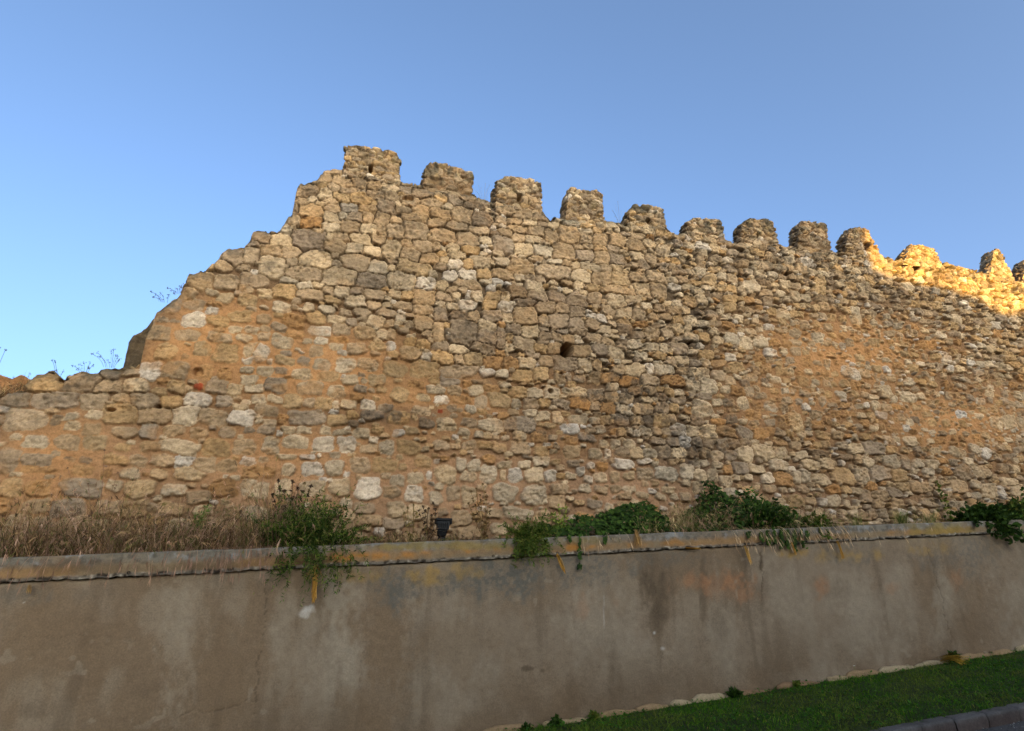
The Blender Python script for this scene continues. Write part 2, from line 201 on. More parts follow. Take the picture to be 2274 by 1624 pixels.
LOWER = [(1000, 1090, 400, 110, 1), (1400, 1090, 260, 100, 1), (650, 1080, 300, 110, .9), (200, 1050, 260, 150, .8), (1750, 1090, 200, 70, .6), (2050, 1100, 220, 70, .4)]

# top outline of the wall body (photo position of its front upper edge, left to right)
OUT = [(-160, 880), (0, 876), (55, 868), (58, 842), (80, 825), (110, 823), (130, 838), (139, 850), (143, 838), (160, 830), (214, 828), (222, 818), (262, 815), (280, 812),
       (310, 806), (316, 770), (326, 735), (340, 712), (347, 686), (375, 668), (400, 650), (414, 625), (420, 610), (455, 605), (470, 590), (485, 575), (490, 560), (512, 548),
       (540, 552), (546, 540), (558, 530), (561, 515), (585, 511), (615, 513), (630, 496), (640, 479), (650, 476), (653, 450), (656, 420), (665, 411), (700, 398), (720, 379),
       (745, 374), (765, 380), (887, 405), (915, 408), (938, 415), (1048, 430), (1070, 440), (1093, 447), (1200, 466), (1210, 475), (1225, 486), (1242, 483), (1340, 488), (1360, 491),
       (1378, 493), (1475, 501), (1490, 512), (1510, 520), (1605, 531), (1628, 536), (1725, 544), (1750, 550), (1840, 556), (1858, 559), (1945, 566), (1965, 575), (1985, 573), (2000, 574),
       (2085, 581), (2130, 589), (2165, 600), (2240, 616), (2300, 630), (2480, 665)]
_o = np.array([at(x, y, YW) for x, y in OUT])
_ox = np.maximum.accumulate(_o[:, 0] + np.arange(len(_o)) * 1e-5); _oz = _o[:, 2]
# photo pixels of the coping's upper edge -> height of the ledge along X
_b = np.array([at(x, y, YC) for x, y in [(0, 1235), (700, 1215), (1000, 1200), (1137, 1195), (1600, 1180), (1900, 1170), (2100, 1160), (2274, 1150)]])
_m = np.array([at(x, y, YR) for x, y in [(0, 1297), (600, 1265), (1000, 1248), (1400, 1225), (1700, 1213), (2060, 1195), (2274, 1180)]])
PB = np.polyfit(_b[:, 0], _b[:, 2], 1); PS = np.polyfit(_m[:, 0], _m[:, 2], 1)
def bandz(x): return np.polyval(PB, x)
def seamz(x): return np.polyval(PS, x)

def parse_stones():
    out = []
    for ln in STONES.strip().split('\n'):
        if ln[0].isalpha():
            _, ox, oy, sc = ln.split(); ox = float(ox); oy = float(oy); sc = float(sc); continue
        for it in ln.split(';'):
            cx, cy, w, h, t = it.split(',')
            X = (ox + float(cx) / sc) * .5552; Y = (oy + float(cy) / sc) * .5552; W = float(w) / sc * .5552; H = float(h) / sc * .5552
            c = at(X, Y, YW); l = at(X - W / 2, Y, YW); r = at(X + W / 2, Y, YW); u = at(X, Y - H / 2, YW); d = at(X, Y + H / 2, YW)
            out.append([c[0], c[2], (r[0] - l[0]) / 2, (u[2] - d[2]) / 2, t])
    return out

WX0, WX1, WZ0, WZ1, RES = -7.0, 17.5, 1.35, 7.75, 0.0125
def build_wall():
    ni = int((WX1 - WX0) / RES) + 1; nj = int((WZ1 - WZ0) / RES) + 1
    xs = np.linspace(WX0, WX1, ni); zs = np.linspace(WZ0, WZ1, nj)
    X, Z = np.meshgrid(xs, zs)
    PX, PY = photo_xy(X, YW, Z)
    top = np.interp(xs, _ox, _oz)
    top = top + .05 * (vn(xs * 9, xs * 0, 5) - .5) + .035 * (vn(xs * 25, xs * 0, 6) - .5)
    fromtop = top[None, :] - Z
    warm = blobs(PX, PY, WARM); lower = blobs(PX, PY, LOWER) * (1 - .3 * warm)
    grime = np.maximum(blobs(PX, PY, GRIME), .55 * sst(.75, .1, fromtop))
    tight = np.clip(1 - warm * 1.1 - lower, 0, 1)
    n1 = fbm(X * 1.3, Z * 1.3, 4, 3); grime = np.clip(grime * (.35 + 1.3 * n1), 0, 1)
    # --- place the stones: those seen in the photograph first, then rubble that fills what is left
    st = parse_stones()
    cell = .025; occ = np.zeros((int((WZ1 - WZ0) / cell) + 2, int((WX1 - WX0) / cell) + 2), bool)
    oz, ox = np.mgrid[0:occ.shape[0], 0:occ.shape[1]]; oxw = WX0 + ox * cell; ozw = WZ0 + oz * cell
    def mark(s, k, test, pad=1.0):
        i0 = max(0, int((s[0] - s[2] - WX0) / cell)); i1 = int((s[0] + s[2] - WX0) / cell) + 2
        j0 = max(0, int((s[1] - s[3] - WZ0) / cell)); j1 = int((s[1] + s[3] - WZ0) / cell) + 2
        w = occ[j0:j1, i0:i1]
        if w.size == 0: return False
        e = (np.abs((oxw[j0:j1, i0:i1] - s[0]) / s[2]) ** 3 + np.abs((ozw[j0:j1, i0:i1] - s[1]) / s[3]) ** 3) < k ** 3
        if test:
            if not e.any(): return False
            a, b = s[2] * pad, s[3] * pad
            i0 = max(0, int((s[0] - a - WX0) / cell)); i1 = int((s[0] + a - WX0) / cell) + 2
            j0 = max(0, int((s[1] - b - WZ0) / cell)); j1 = int((s[1] + b - WZ0) / cell) + 2
            e2 = (np.abs((oxw[j0:j1, i0:i1] - s[0]) / a) ** 3 + np.abs((ozw[j0:j1, i0:i1] - s[1]) / b) ** 3) < 1
            if (occ[j0:j1, i0:i1] & e2).sum() > .06 * e2.sum(): return False
        w |= e; return True
    st = [s for s in st if s[2] > .01 and s[3] > .01]
    for s in st: mark(s, 1.0, False)
    def at_grid(F, x, z): return F[min(nj - 1, max(0, int((z - WZ0) / RES))), min(ni - 1, max(0, int((x - WX0) / RES)))]
    r = random.Random(5); course = .17
    for scale, tries in ((1.0, 9000), (.75, 16000), (.52, 18000), (.36, 16000)):
        for _ in range(tries):
            x = r.uniform(WX0, WX1); z = r.uniform(WZ0, WZ1)
            big = float(np.interp(x, [-5, -2, 1, 5, 10], [1.35, 1.15, .92, .8, .68]))
            hw = scale * big * r.uniform(.085, .15); hh = hw * r.uniform(.5, .8)
            if scale > .6:                                  # larger stones sit in rough courses
                zc = (z - .03 * math.sin(x * .9)) / course; z = (round(zc) + .25 * (r.random() - .5)) * course + .03 * math.sin(x * .9); hh = min(hh, course * .52)
            w_, g_, l_ = at_grid(warm, x, z), at_grid(grime, x, z), at_grid(lower, x, z)
            if scale < .6: t = r.choices('WCBGYOD', (2, 6, 4, 1 + 3 * g_, 2, 1 + 2 * w_, g_))[0]
            else: t = r.choices('WCBGYODP', (.5 + l_, 3 + 3 * l_, 5 - 2 * w_, 2 + 6 * g_ - 1.5 * w_, 2.5 + 3 * w_, .25 + 2.4 * w_, .3 + 1.5 * g_, 1))[0]
            s = [x, z, hw, hh, t]
            wide = max(l_, .75 * w_)
            if r.random() < .2 * wide: continue
            if mark(s, 1.0, True, 1 + .3 * wide): st.append(s)
    # --- distance field of all stones
    d1 = np.full(X.shape, 9.0); d2 = np.full(X.shape, 9.0); idn = np.full(X.shape, -1, np.int32)
    wx = X + .04 * (fbm(X * 5, Z * 5, 3, 21) - .5) + .014 * (vn(X * 20, Z * 20, 22) - .5)
    wz = Z + .04 * (fbm(X * 5, Z * 5, 3, 31) - .5) + .014 * (vn(X * 20, Z * 20, 32) - .5)
    K = len(st); rr = np.random.default_rng(3)
    R1 = rr.random((K, 8))
    for k, (x, z, hw, hh, t) in enumerate(st):
        m = 1.75
        i0 = max(0, int((x - hw * m - .05 - WX0) / RES)); i1 = min(ni, int((x + hw * m + .05 - WX0) / RES) + 2)
        j0 = max(0, int((z - hh * m - .05 - WZ0) / RES)); j1 = min(nj, int((z + hh * m + .05 - WZ0) / RES) + 2)
        if i1 <= i0 or j1 <= j0: continue
        a = (R1[k, 0] - .5) * .35
        dx = wx[j0:j1, i0:i1] - x; dz = wz[j0:j1, i0:i1] - z
        u = (dx * math.cos(a) + dz * math.sin(a)) / hw; v = (-dx * math.sin(a) + dz * math.cos(a)) / hh
        p = 2.7 + 2.6 * R1[k, 1]
        d = (np.abs(u) ** p + np.abs(v) ** p) ** (1 / p)
        th = np.arctan2(v, u)
        d = d * (1 + .045 * np.cos(2 * th + 6.3 * R1[k, 2]) + .06 * np.cos(3 * th + 6.3 * R1[k, 3]) + .035 * np.cos(5 * th + 6.3 * R1[k, 4]))
        A = d1[j0:j1, i0:i1]; B = d2[j0:j1, i0:i1]; I = idn[j0:j1, i0:i1]
        nw = d < A
        B[:] = np.where(nw, A, np.minimum(B, d)); A[:] = np.where(nw, d, A); I[:] = np.where(nw, k, I)
    # --- relief
    reach = 1.02 + .3 * tight                                   # tight joints: stones grow till they meet
    gap = (d2 - d1)
    jn = fbm(X * 3, Z * 3, 3, 41)
    edge = np.minimum((reach - d1) / .22, gap / .25)
    smear = warm * sst(.47, .66, fbm(X * 2.2, Z * 2.2, 4, 55)) * .75   # bedding mortar wiped over the faces
    smask = sst(.02, .5, edge) * (1 - smear * .75)
    kk = np.maximum(idn, 0)
    prot = (R1[kk, 5] - .3) * .02; tiltx = (R1[kk, 6] - .5) * .03; tiltz = (R1[kk, 7] - .5) * .035
    sx = np.array([s[0] for s in st])[kk]; sz = np.array([s[1] for s in st])[kk]
    shw = np.array([s[2] for s in st])[kk]; shh = np.array([s[3] for s in st])[kk]
    dome = np.clip(edge / 1.1, 0, 1) ** .6
    relief = (.024 + .014 * tight) * (1 - .6 * smear)
    fine = fbm(X * 14, Z * 18, 3, 61) - .5
    lam = np.abs(fbm(X * 9 + 3 * fine, Z * 26 + 2 * fine, 3, 71) - .5) * 2
    pitn = vn(X * 36, Z * 40, 81)
    pitk = np.isin(np.array([s[4] for s in st])[kk], ['P', 'W', 'O'])
    pit = sst(.70, .9, pitn) * np.where(pitk, 1.0, .6) * sst(.35, .6, fbm(X * 6, Z * 6, 2, 83))
    big = fbm(X * .7, Z * .7, 3, 91) - .5
    Hh = smask * (relief * dome + prot + tiltx * (X - sx) / shw + tiltz * (Z - sz) / shh)
    chip = vn(X * 30, Z * 34, 85) - .5
    rough = .6 + .8 * R1[kk, 2]
    Hh = Hh + (.027 * fine + .013 * chip) * (.45 + smask * rough) + .021 * (.35 - lam) * smask * rough - .035 * pit * smask + .08 * big
    mort = 1 - smask
    Hh = Hh - mort * (.032 * tight * (.4 + jn) - .012 * warm) + mort * .02 * (fbm(X * 30, Z * 30, 2, 95) - .5)
    # weathered crown, putlog holes and lost stones
    Hh = Hh - .05 * sst(.10, .0, fromtop)
    holes = [(1257, 780, 12, 15, .45), (2033, 592, 9, 9, .3), (1222, 870, 5, 5, .12), (247, 911, 10, 4, .15), (352, 903, 6, 4, .12), (137, 842, 12, 5, .22), (1530, 765, 5, 6, .1),
             (1690, 553, 6, 7, .1), (2100, 595, 7, 4, .15), (1330, 690, 4, 4, .1), (905, 445, 14, 4, .08), (1850, 620, 5, 4, .1), (1745, 610, 8, 4, .12), (1950, 640, 14, 4, .1), (1120, 655, 5, 6, .1), (440, 827, 11, 9, .07)]
    for hx, hy, rx, ry, dep in holes:
        d = (np.abs((PX - hx) / rx) ** 2.2 + np.abs((PY - hy) / ry) ** 2.2) * (.75 + .5 * fbm(X * 18, Z * 18, 2, 99))
        Hh = Hh - dep * sst(1.35, .75, d)
    # --- own colour
    tc = np.array([TONEL[s[4]] for s in st]); rv = rr.normal(0, 1, (K, 3))
    tc = tc * (1 + .08 * rv[:, :1]) * (1 + np.array([.03, 0, -.05]) * rv[:, 1:2])
    cs = tc[kk]
    blot = fbm(X * 4.5, Z * 5.5, 4, 101)
    cs = cs * (.62 + .76 * blot)[..., None]
    och = .85 * sst(.54, .72, fbm(X * 5, Z * 6, 3, 111)) * (.25 + .6 * warm)                       # iron staining
    cs = cs * (1 - och[..., None]) + och[..., None] * TONEL['O'] * (.8 + .5 * vn(X * 12, Z * 12, 112))[..., None]
    lich = sst(.5, .68, fbm(X * 9, Z * 10, 4, 121)) * np.clip(.10 + grime * .75, 0, .7)
    GREY = lin((104, 95, 82)) * ALB * TINT
    cs = cs * (1 - lich[..., None]) + lich[..., None] * GREY
    spk = sst(.6, .78, vn(X * 44, Z * 52, 131)) * (.35 + .4 * grime) * (.5 + R1[kk, 3])
    cs = cs * (1 - .58 * spk[..., None]) * (.92 + .16 * vn(X * 45, Z * 45, 132))[..., None]
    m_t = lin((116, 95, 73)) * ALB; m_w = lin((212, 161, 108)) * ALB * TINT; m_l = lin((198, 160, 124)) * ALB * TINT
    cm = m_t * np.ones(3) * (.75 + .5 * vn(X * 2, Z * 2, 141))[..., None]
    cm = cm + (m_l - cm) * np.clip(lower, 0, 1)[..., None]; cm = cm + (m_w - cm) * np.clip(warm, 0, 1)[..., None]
    cm = cm * (.8 + .4 * fbm(X * 8, Z * 8, 3, 151))[..., None]
    cm = cm + (GREY * .8 - cm) * (grime * .7)[..., None]
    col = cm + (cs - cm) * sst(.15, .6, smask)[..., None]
    crown = sst(.16, .0, fromtop) * sst(.3, .6, fbm(X * 7, Z * 7, 3, 161)) * .6
    col = col + (lin((92, 86, 70)) * ALB - col) * crown[..., None]
    # --- mesh: front face, crown strip, back, ends
    keep = Z <= top[None, :] + RES
    Zc = np.minimum(Z, top[None, :])
    front = np.stack([X, YW - Hh, Zc], -1).reshape(-1, 3)
    q = grid_faces(nj, ni)
    kf = keep.ravel()
    q = q[(Zc.ravel()[q[:, 0]] < Zc.ravel()[q[:, 3]] - 1e-6) | (Zc.ravel()[q[:, 1]] < Zc.ravel()[q[:, 2]] - 1e-6)]
    jt = np.minimum(np.argmax(Z >= top[None, :], axis=0), nj - 1); jt = np.where(Z[-1] < top, nj - 1, jt)
    ti = jt * ni + np.arange(ni)
    V = [front]; COL = [col.reshape(-1, 3)]; off = len(front); F = [q]
    prev = ti
    for k, dy in enumerate((.05, .12, .22, .34, .5, .68, .86, .95)):
        zz = top + .05 * (vn(xs * 7, xs * 0 + dy * 9, 171) - .35) + .03 * (vn(xs * 21, xs * 0 + dy * 30, 172) - .5)
        V.append(np.stack([xs, np.full(ni, YW + dy), zz], -1)); COL.append(np.tile(lin((110, 100, 80)) * ALB, (ni, 1)) * (.7 + .6 * vn(xs * 15, xs * 0 + dy * 15, 173))[:, None])
        cur = off + np.arange(ni); off += ni
        F.append(np.stack([prev[:-1], prev[1:], cur[1:], cur[:-1]], 1)); prev = cur
    V.append(np.stack([xs, np.full(ni, YW + 1.0), np.full(ni, WZ0)], -1)); COL.append(np.tile(TONEL['B'], (ni, 1)))
    cur = off + np.arange(ni)
    F.append(np.stack([prev[:-1], prev[1:], cur[1:], cur[:-1]], 1))
    V = np.concatenate(V); COL = np.concatenate(COL); F = np.concatenate(F)
    used = np.zeros(len(V), bool); used[F.ravel()] = True
    rm = np.cumsum(used) - 1
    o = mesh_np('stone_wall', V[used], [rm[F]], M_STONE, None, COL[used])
    tag(o, 'ruined crenellated rubble stone wall stepping down to the left, with a sunlit patch at its right end', 'stone wall')
    return o
stone_wall = build_wall()

# ------------------------------------------------------------------ merlons (parts of the wall)
def build_merlon(fl, fr, bl, br, tops, depth, hole=None, seed=0, grime=.6, rub=.105, warmth=0.0, roundc=.05, lean=0.0):
    """fl/fr: X of the foot's front corners, bl/br: X of the crown's, tops: [(fraction, z)], masonry of small rubble"""
    r = np.random.default_rng(100 + seed)
    xm = (fl + fr) / 2; z0 = float(np.interp(xm, _ox, _oz)) - .12
    zl = float(np.interp(fl, _ox, _oz)) - .14; zr = float(np.interp(fr, _ox, _oz)) - .14
    step = .0135
    w = max(fr - fl, br - bl); h = max(t[1] for t in tops) - z0
    nu = int(w / step); nv = int(h / step); nw = int(depth / step)
    tf = np.array([t[0] for t in tops]); tz = np.array([t[1] for t in tops])
    def place(u, v, d):           # u,v,d in 0..1
        L_ = fl + (bl - fl) * v; R_ = fr + (br - fr) * v
        zt = np.interp(u, tf, tz); zb = zl + (zr - zl) * u
        return np.stack([L_ + (R_ - L_) * u, YW + .004 + depth * d + lean * v * 0 + 0 * u, zb + (zt - zb) * v], -1)
    V = []; F = []; N = []; off = 0
    def face(fn, a, b, nrm, flip):
        nonlocal off
        A, B = np.meshgrid(np.linspace(0, 1, a), np.linspace(0, 1, b))
        P = fn(A, B).reshape(-1, 3); V.append(P); N.append(np.tile(nrm, (len(P), 1))); F.append(grid_faces(b, a, off, flip)); off += len(P)
    face(lambda a, b: place(a, b, 0 * a), nu, nv, (0, -1, 0), False)
    face(lambda a, b: place(a, b, 0 * a + 1), nu, nv, (0, 1, 0), True)
    face(lambda a, b: place(0 * a, b, a), nw, nv, (-1, 0, 0), True)
    face(lambda a, b: place(0 * a + 1, b, a), nw, nv, (1, 0, 0), False)
    face(lambda a, b: place(a, 0 * a + 1, b), nu, nw, (0, 0, 1), False)
    V = np.concatenate(V); N = np.concatenate(N).astype(float); F = np.concatenate(F)
    # round the arrises: pull points near two faces inwards
    mid = np.array([xm, YW + depth / 2, z0 + h / 2]); half = np.array([w / 2, depth / 2, h / 2])
    q = (V - mid) / half; q[:, 2] = np.maximum(q[:, 2], 0)
    rad = np.stack([q[:, 0], q[:, 1], q[:, 2]], 1); pn = (np.abs(rad) ** 6).sum(1) ** (1 / 6)
    nrm = np.sign(rad) * np.abs(rad) ** 5 / np.maximum(half, .01); nrm /= np.maximum(np.linalg.norm(nrm, axis=1, keepdims=True), 1e-6)
    pull = np.clip(pn - 1, 0, 1)
    V = V - nrm * (pull * np.minimum(half[0], half[1]) * .36)[:, None]
    # rubble field in space
    n = int(w * depth * h / (rub ** 3) * 2.2) + 30
    S = np.stack([r.uniform(fl - .1, fr + .1, n), r.uniform(YW - .05, YW + depth + .05, n), r.uniform(z0 - .1, z0 + h + .1, n)], 1)
    sc = np.stack([r.uniform(.09, .15, n), r.uniform(.09, .14, n), r.uniform(.045, .085, n)], 1) * (rub / .13)
    d1 = np.full(len(V), 9.); d2 = np.full(len(V), 9.); ids = np.zeros(len(V), int)
    Vw = V + .05 * (np.stack([fbm3(V[:, 0] * 8, V[:, 1] * 8, V[:, 2] * 8, 2, s) for s in (1, 2, 3)], 1) - .5)
    for k in range(n):
        d = np.sqrt((((Vw - S[k]) / sc[k]) ** 2).sum(1))
        nw_ = d < d1
        d2 = np.where(nw_, d1, np.minimum(d2, d)); d1 = np.where(nw_, d, d1); ids = np.where(nw_, k, ids)
    edge = np.minimum((1.25 - d1) / .3, (d2 - d1) / .3); sm = sst(0, .7, edge)
    x, y, z = V.T
    fine = fbm3(x * 16, y * 16, z * 20, 3, 5) - .5; lump = fbm3(x * 4, y * 4, z * 4, 2, 9 + seed) - .5
    pit = sst(.68, .9, vn3(x * 30, y * 30, z * 34, 6))
    Hh = sm * (.036 + .04 * (r.random(n)[ids] - .4)) + .04 * fine + .045 * lump - .03 * pit - .012
    fade = sst(0.0, .12, (z - z0))
    V = V + nrm * (Hh * (.45 + .55 * fade))[:, None]
    # vertices shared by two faces follow the same rule, so the arrises stay closed
    tone = r.choice(list('WCBGYDP'), n, p=[.04, .2, .32, .2, .14, .07, .03])
    cs = np.array([TONEL[t] for t in tone])[ids] * (1 + .12 * r.normal(0, 1, n))[ids][:, None]
    cs = cs * (.7 + .6 * fbm3(x * 6, y * 6, z * 6, 3, 15))[:, None]
    cm = lin((150, 122, 90)) * ALB * TINT * (.75 + .5 * fbm3(x * 5, y * 5, z * 5, 2, 17))[:, None]
    col = cm + (cs - cm) * (sst(.1, .7, sm) * (1 - .5 * warmth))[:, None]
    hv = (z - z0) / h
    li = sst(.42, .62, fbm3(x * 8, y * 8, z * 8, 4, 19)) * np.clip(grime * (.25 + 1.1 * hv), 0, .9)
    col = col + (lin((94, 86, 72)) * ALB - col) * li[:, None]
    yl = sst(.62, .75, fbm3(x * 9, y * 9, z * 9, 3, 23)) * .35 * hv
    col = col + (lin((150, 132, 72)) * ALB - col) * yl[:, None]
    if hole:                      # arrow slit through the front face
        px, py, rx, ry, dep = hole
        c = at(px, py, YW); k = np.linalg.norm(at(px + 1, py, YW) - c)
        fr_ = (y < YW + .12)
        d = np.abs((x - c[0]) / (rx * k)) ** 3 + np.abs((z - c[2]) / (ry * k)) ** 3
        V[:, 1] += np.where(fr_, dep * sst(1.5, .7, d), 0)
    o = mesh_np('merlon', V, [F], M_STONE, stone_wall, col)
    return o
def px_merlon(l0, r0, l1, r1, ybase, ytops, depth=.26, **kw):
    """photo silhouette: foot l0..r0, crown l1..r1; right of the viewer the left silhouette is the back corner"""
    def back(px, py):
        d = at(px, py, YW + depth)[0]; f = at(px, py, YW)[0]
        return d if d > f - 1e9 and f > 0.3 else f
    fl = at(l0, ybase, YW)[0]; bl = at(l1, ytops[0][1], YW)[0]
    if fl > .3: fl = back(l0, ybase); bl = back(l1, ytops[0][1])
    fr = at(r0, ybase, YW)[0]; br = at(r1, ytops[-1][1], YW)[0]
    tops = [((x - l1) / (r1 - l1), at(x, y, YW)[2]) for x, y in ytops]
    return build_merlon(fl, fr, bl, br, tops, depth + .06, **kw)
px_merlon(766, 887, 769, 886, 400, [(769, 326), (800, 328), (812, 323), (824, 331), (860, 335), (878, 342), (886, 352)], seed=1, hole=(823, 376, 4.5, 10, .35), grime=.5)
px_merlon(938, 1048, 942, 1049, 420, [(942, 367), (958, 362), (985, 368), (1010, 371), (1030, 379), (1049, 381)], seed=2, grime=.75, warmth=.8)
px_merlon(1093, 1201, 1097, 1199, 450, [(1097, 402), (1115, 391), (1135, 390), (1160, 396), (1185, 403), (1199, 404)], seed=3, hole=(1153, 441, 5.5, 9, .35), grime=.45)
px_merlon(1241, 1341, 1250, 1337, 482, [(1250, 424), (1256, 418), (1285, 421), (1312, 426), (1325, 424), (1337, 434)], seed=4, grime=.4)
px_merlon(1378, 1475, 1382, 1474, 492, [(1382, 462), (1395, 454), (1430, 456), (1460, 461), (1474, 466)], seed=5, hole=(1441, 494, 6, 9, .3), grime=.9)
px_merlon(1510, 1606, 1513, 1600, 518, [(1513, 492), (1530, 484), (1560, 486), (1590, 486), (1600, 492)], seed=6, depth=.17, grime=.9, rub=.09)
px_merlon(1628, 1727, 1632, 1718, 537, [(1632, 494), (1652, 486), (1690, 489), (1712, 494), (1718, 500)], seed=7, depth=.17, hole=(1681, 528, 2.5, 7, .2), grime=.7, warmth=.4)
px_merlon(1750, 1842, 1757, 1833, 548, [(1757, 497), (1770, 491), (1810, 494), (1828, 497), (1833, 504)], seed=8, depth=.17, grime=.6, warmth=.9)
px_merlon(1857, 1963, 1861, 1926, 562, [(1861, 522), (1877, 507), (1905, 505), (1918, 508), (1926, 515)], seed=9, depth=.17, hole=(1926, 549, 5, 9, .3), grime=.5, warmth=.5)
px_merlon(1981, 2090, 1992, 2070, 573, [(1992, 560), (2004, 549), (2018, 543), (2035, 546), (2056, 544), (2072, 555)], seed=10, depth=.17, grime=.3, warmth=.3)
px_merlon(2170, 2246, 2180, 2222, 608, [(2180, 566), (2195, 556), (2208, 553), (2222, 562)], seed=11, depth=.17, grime=.6)
px_merlon(2244, 2340, 2250, 2325, 622, [(2250, 582), (2265, 573), (2290, 580), (2325, 590)], seed=12, depth=.17, grime=.6)

# smooth mortar core left standing at the broken end, and loose rubble of the core behind it
def lump(name, poly, y0, y1, col, seed, rough=.03, parent=stone_wall):
    """closed lump: silhouette polygon (photo positions at depth y0) pushed back to y1, swelling and weathered"""
    P = np.array([at(x, y, y0) for x, y in poly])
    n = 240; seg = np.r_[0, np.cumsum(np.linalg.norm(np.diff(np.r_[P, P[:1]], axis=0), axis=1))]
    t = np.linspace(0, seg[-1], n, endpoint=False); Q = np.stack([np.interp(t, seg, np.r_[P[:, k], P[:1, k]]) for k in range(3)], 1)
    c = Q.mean(0)
    V = []; rings = [(.02, 0)] + [(k / 24, -.02) for k in range(1, 21)] + [(.88, 0), (.93, .01), (.97, .03), (1, .09), (1.0, .2), (1, .3), (1.0, .4), (1, .8), (.9, 1.0), (.02, 1.0)]
    for k, (s, d) in enumerate(rings):
        R = c + (Q - c) * s; R[:, 1] = y0 + d * (y1 - y0)
        V.append(R)
    V = np.concatenate(V); nr = len(rings)
    x, y, z = V.T
    off = (fbm3(x * 7, y * 7, z * 7, 4, seed) - .5) * rough * 2
    V[:, 1] -= off; V[:, 0] += off * .6; V[:, 2] += off * .6
    F = []
    for k in range(nr - 1):
        a = k * n + np.arange(n); b = k * n + (np.arange(n) + 1) % n
        F.append(np.stack([a, b, b + n, a + n], 1))
    cc = lin(col) * ALB * (.6 + .45 * fbm3(x * 5, y * 5, z * 5, 3, seed + 3) + .35 * sst(.5, .6, fbm3(x * 3, y * 3, z * 12, 4, seed + 5)))[:, None]
    return mesh_np(name, V, [np.concatenate(F)[:, ::-1]], M_STONE, parent, cc)
core = lump('mortar_core', [(266, 830), (275, 800), (282, 760), (292, 745), (306, 737), (326, 722), (338, 706), (352, 694), (380, 720), (370, 830)], YW + .10, YW + .9, (124, 104, 80), 5, .07)
core['label'] = 'smooth grey mortar face at the broken left end'
rub = lump('core_rubble', [(-60, 880), (-55, 838), (-20, 830), (0, 836), (14, 836), (22, 842), (35, 838), (48, 834), (60, 842), (75, 850), (90, 885)], YW + .45, YW + 1.0, (196, 140, 92), 9, .05)
rub['label'] = 'reddish rubble showing behind the low left end'

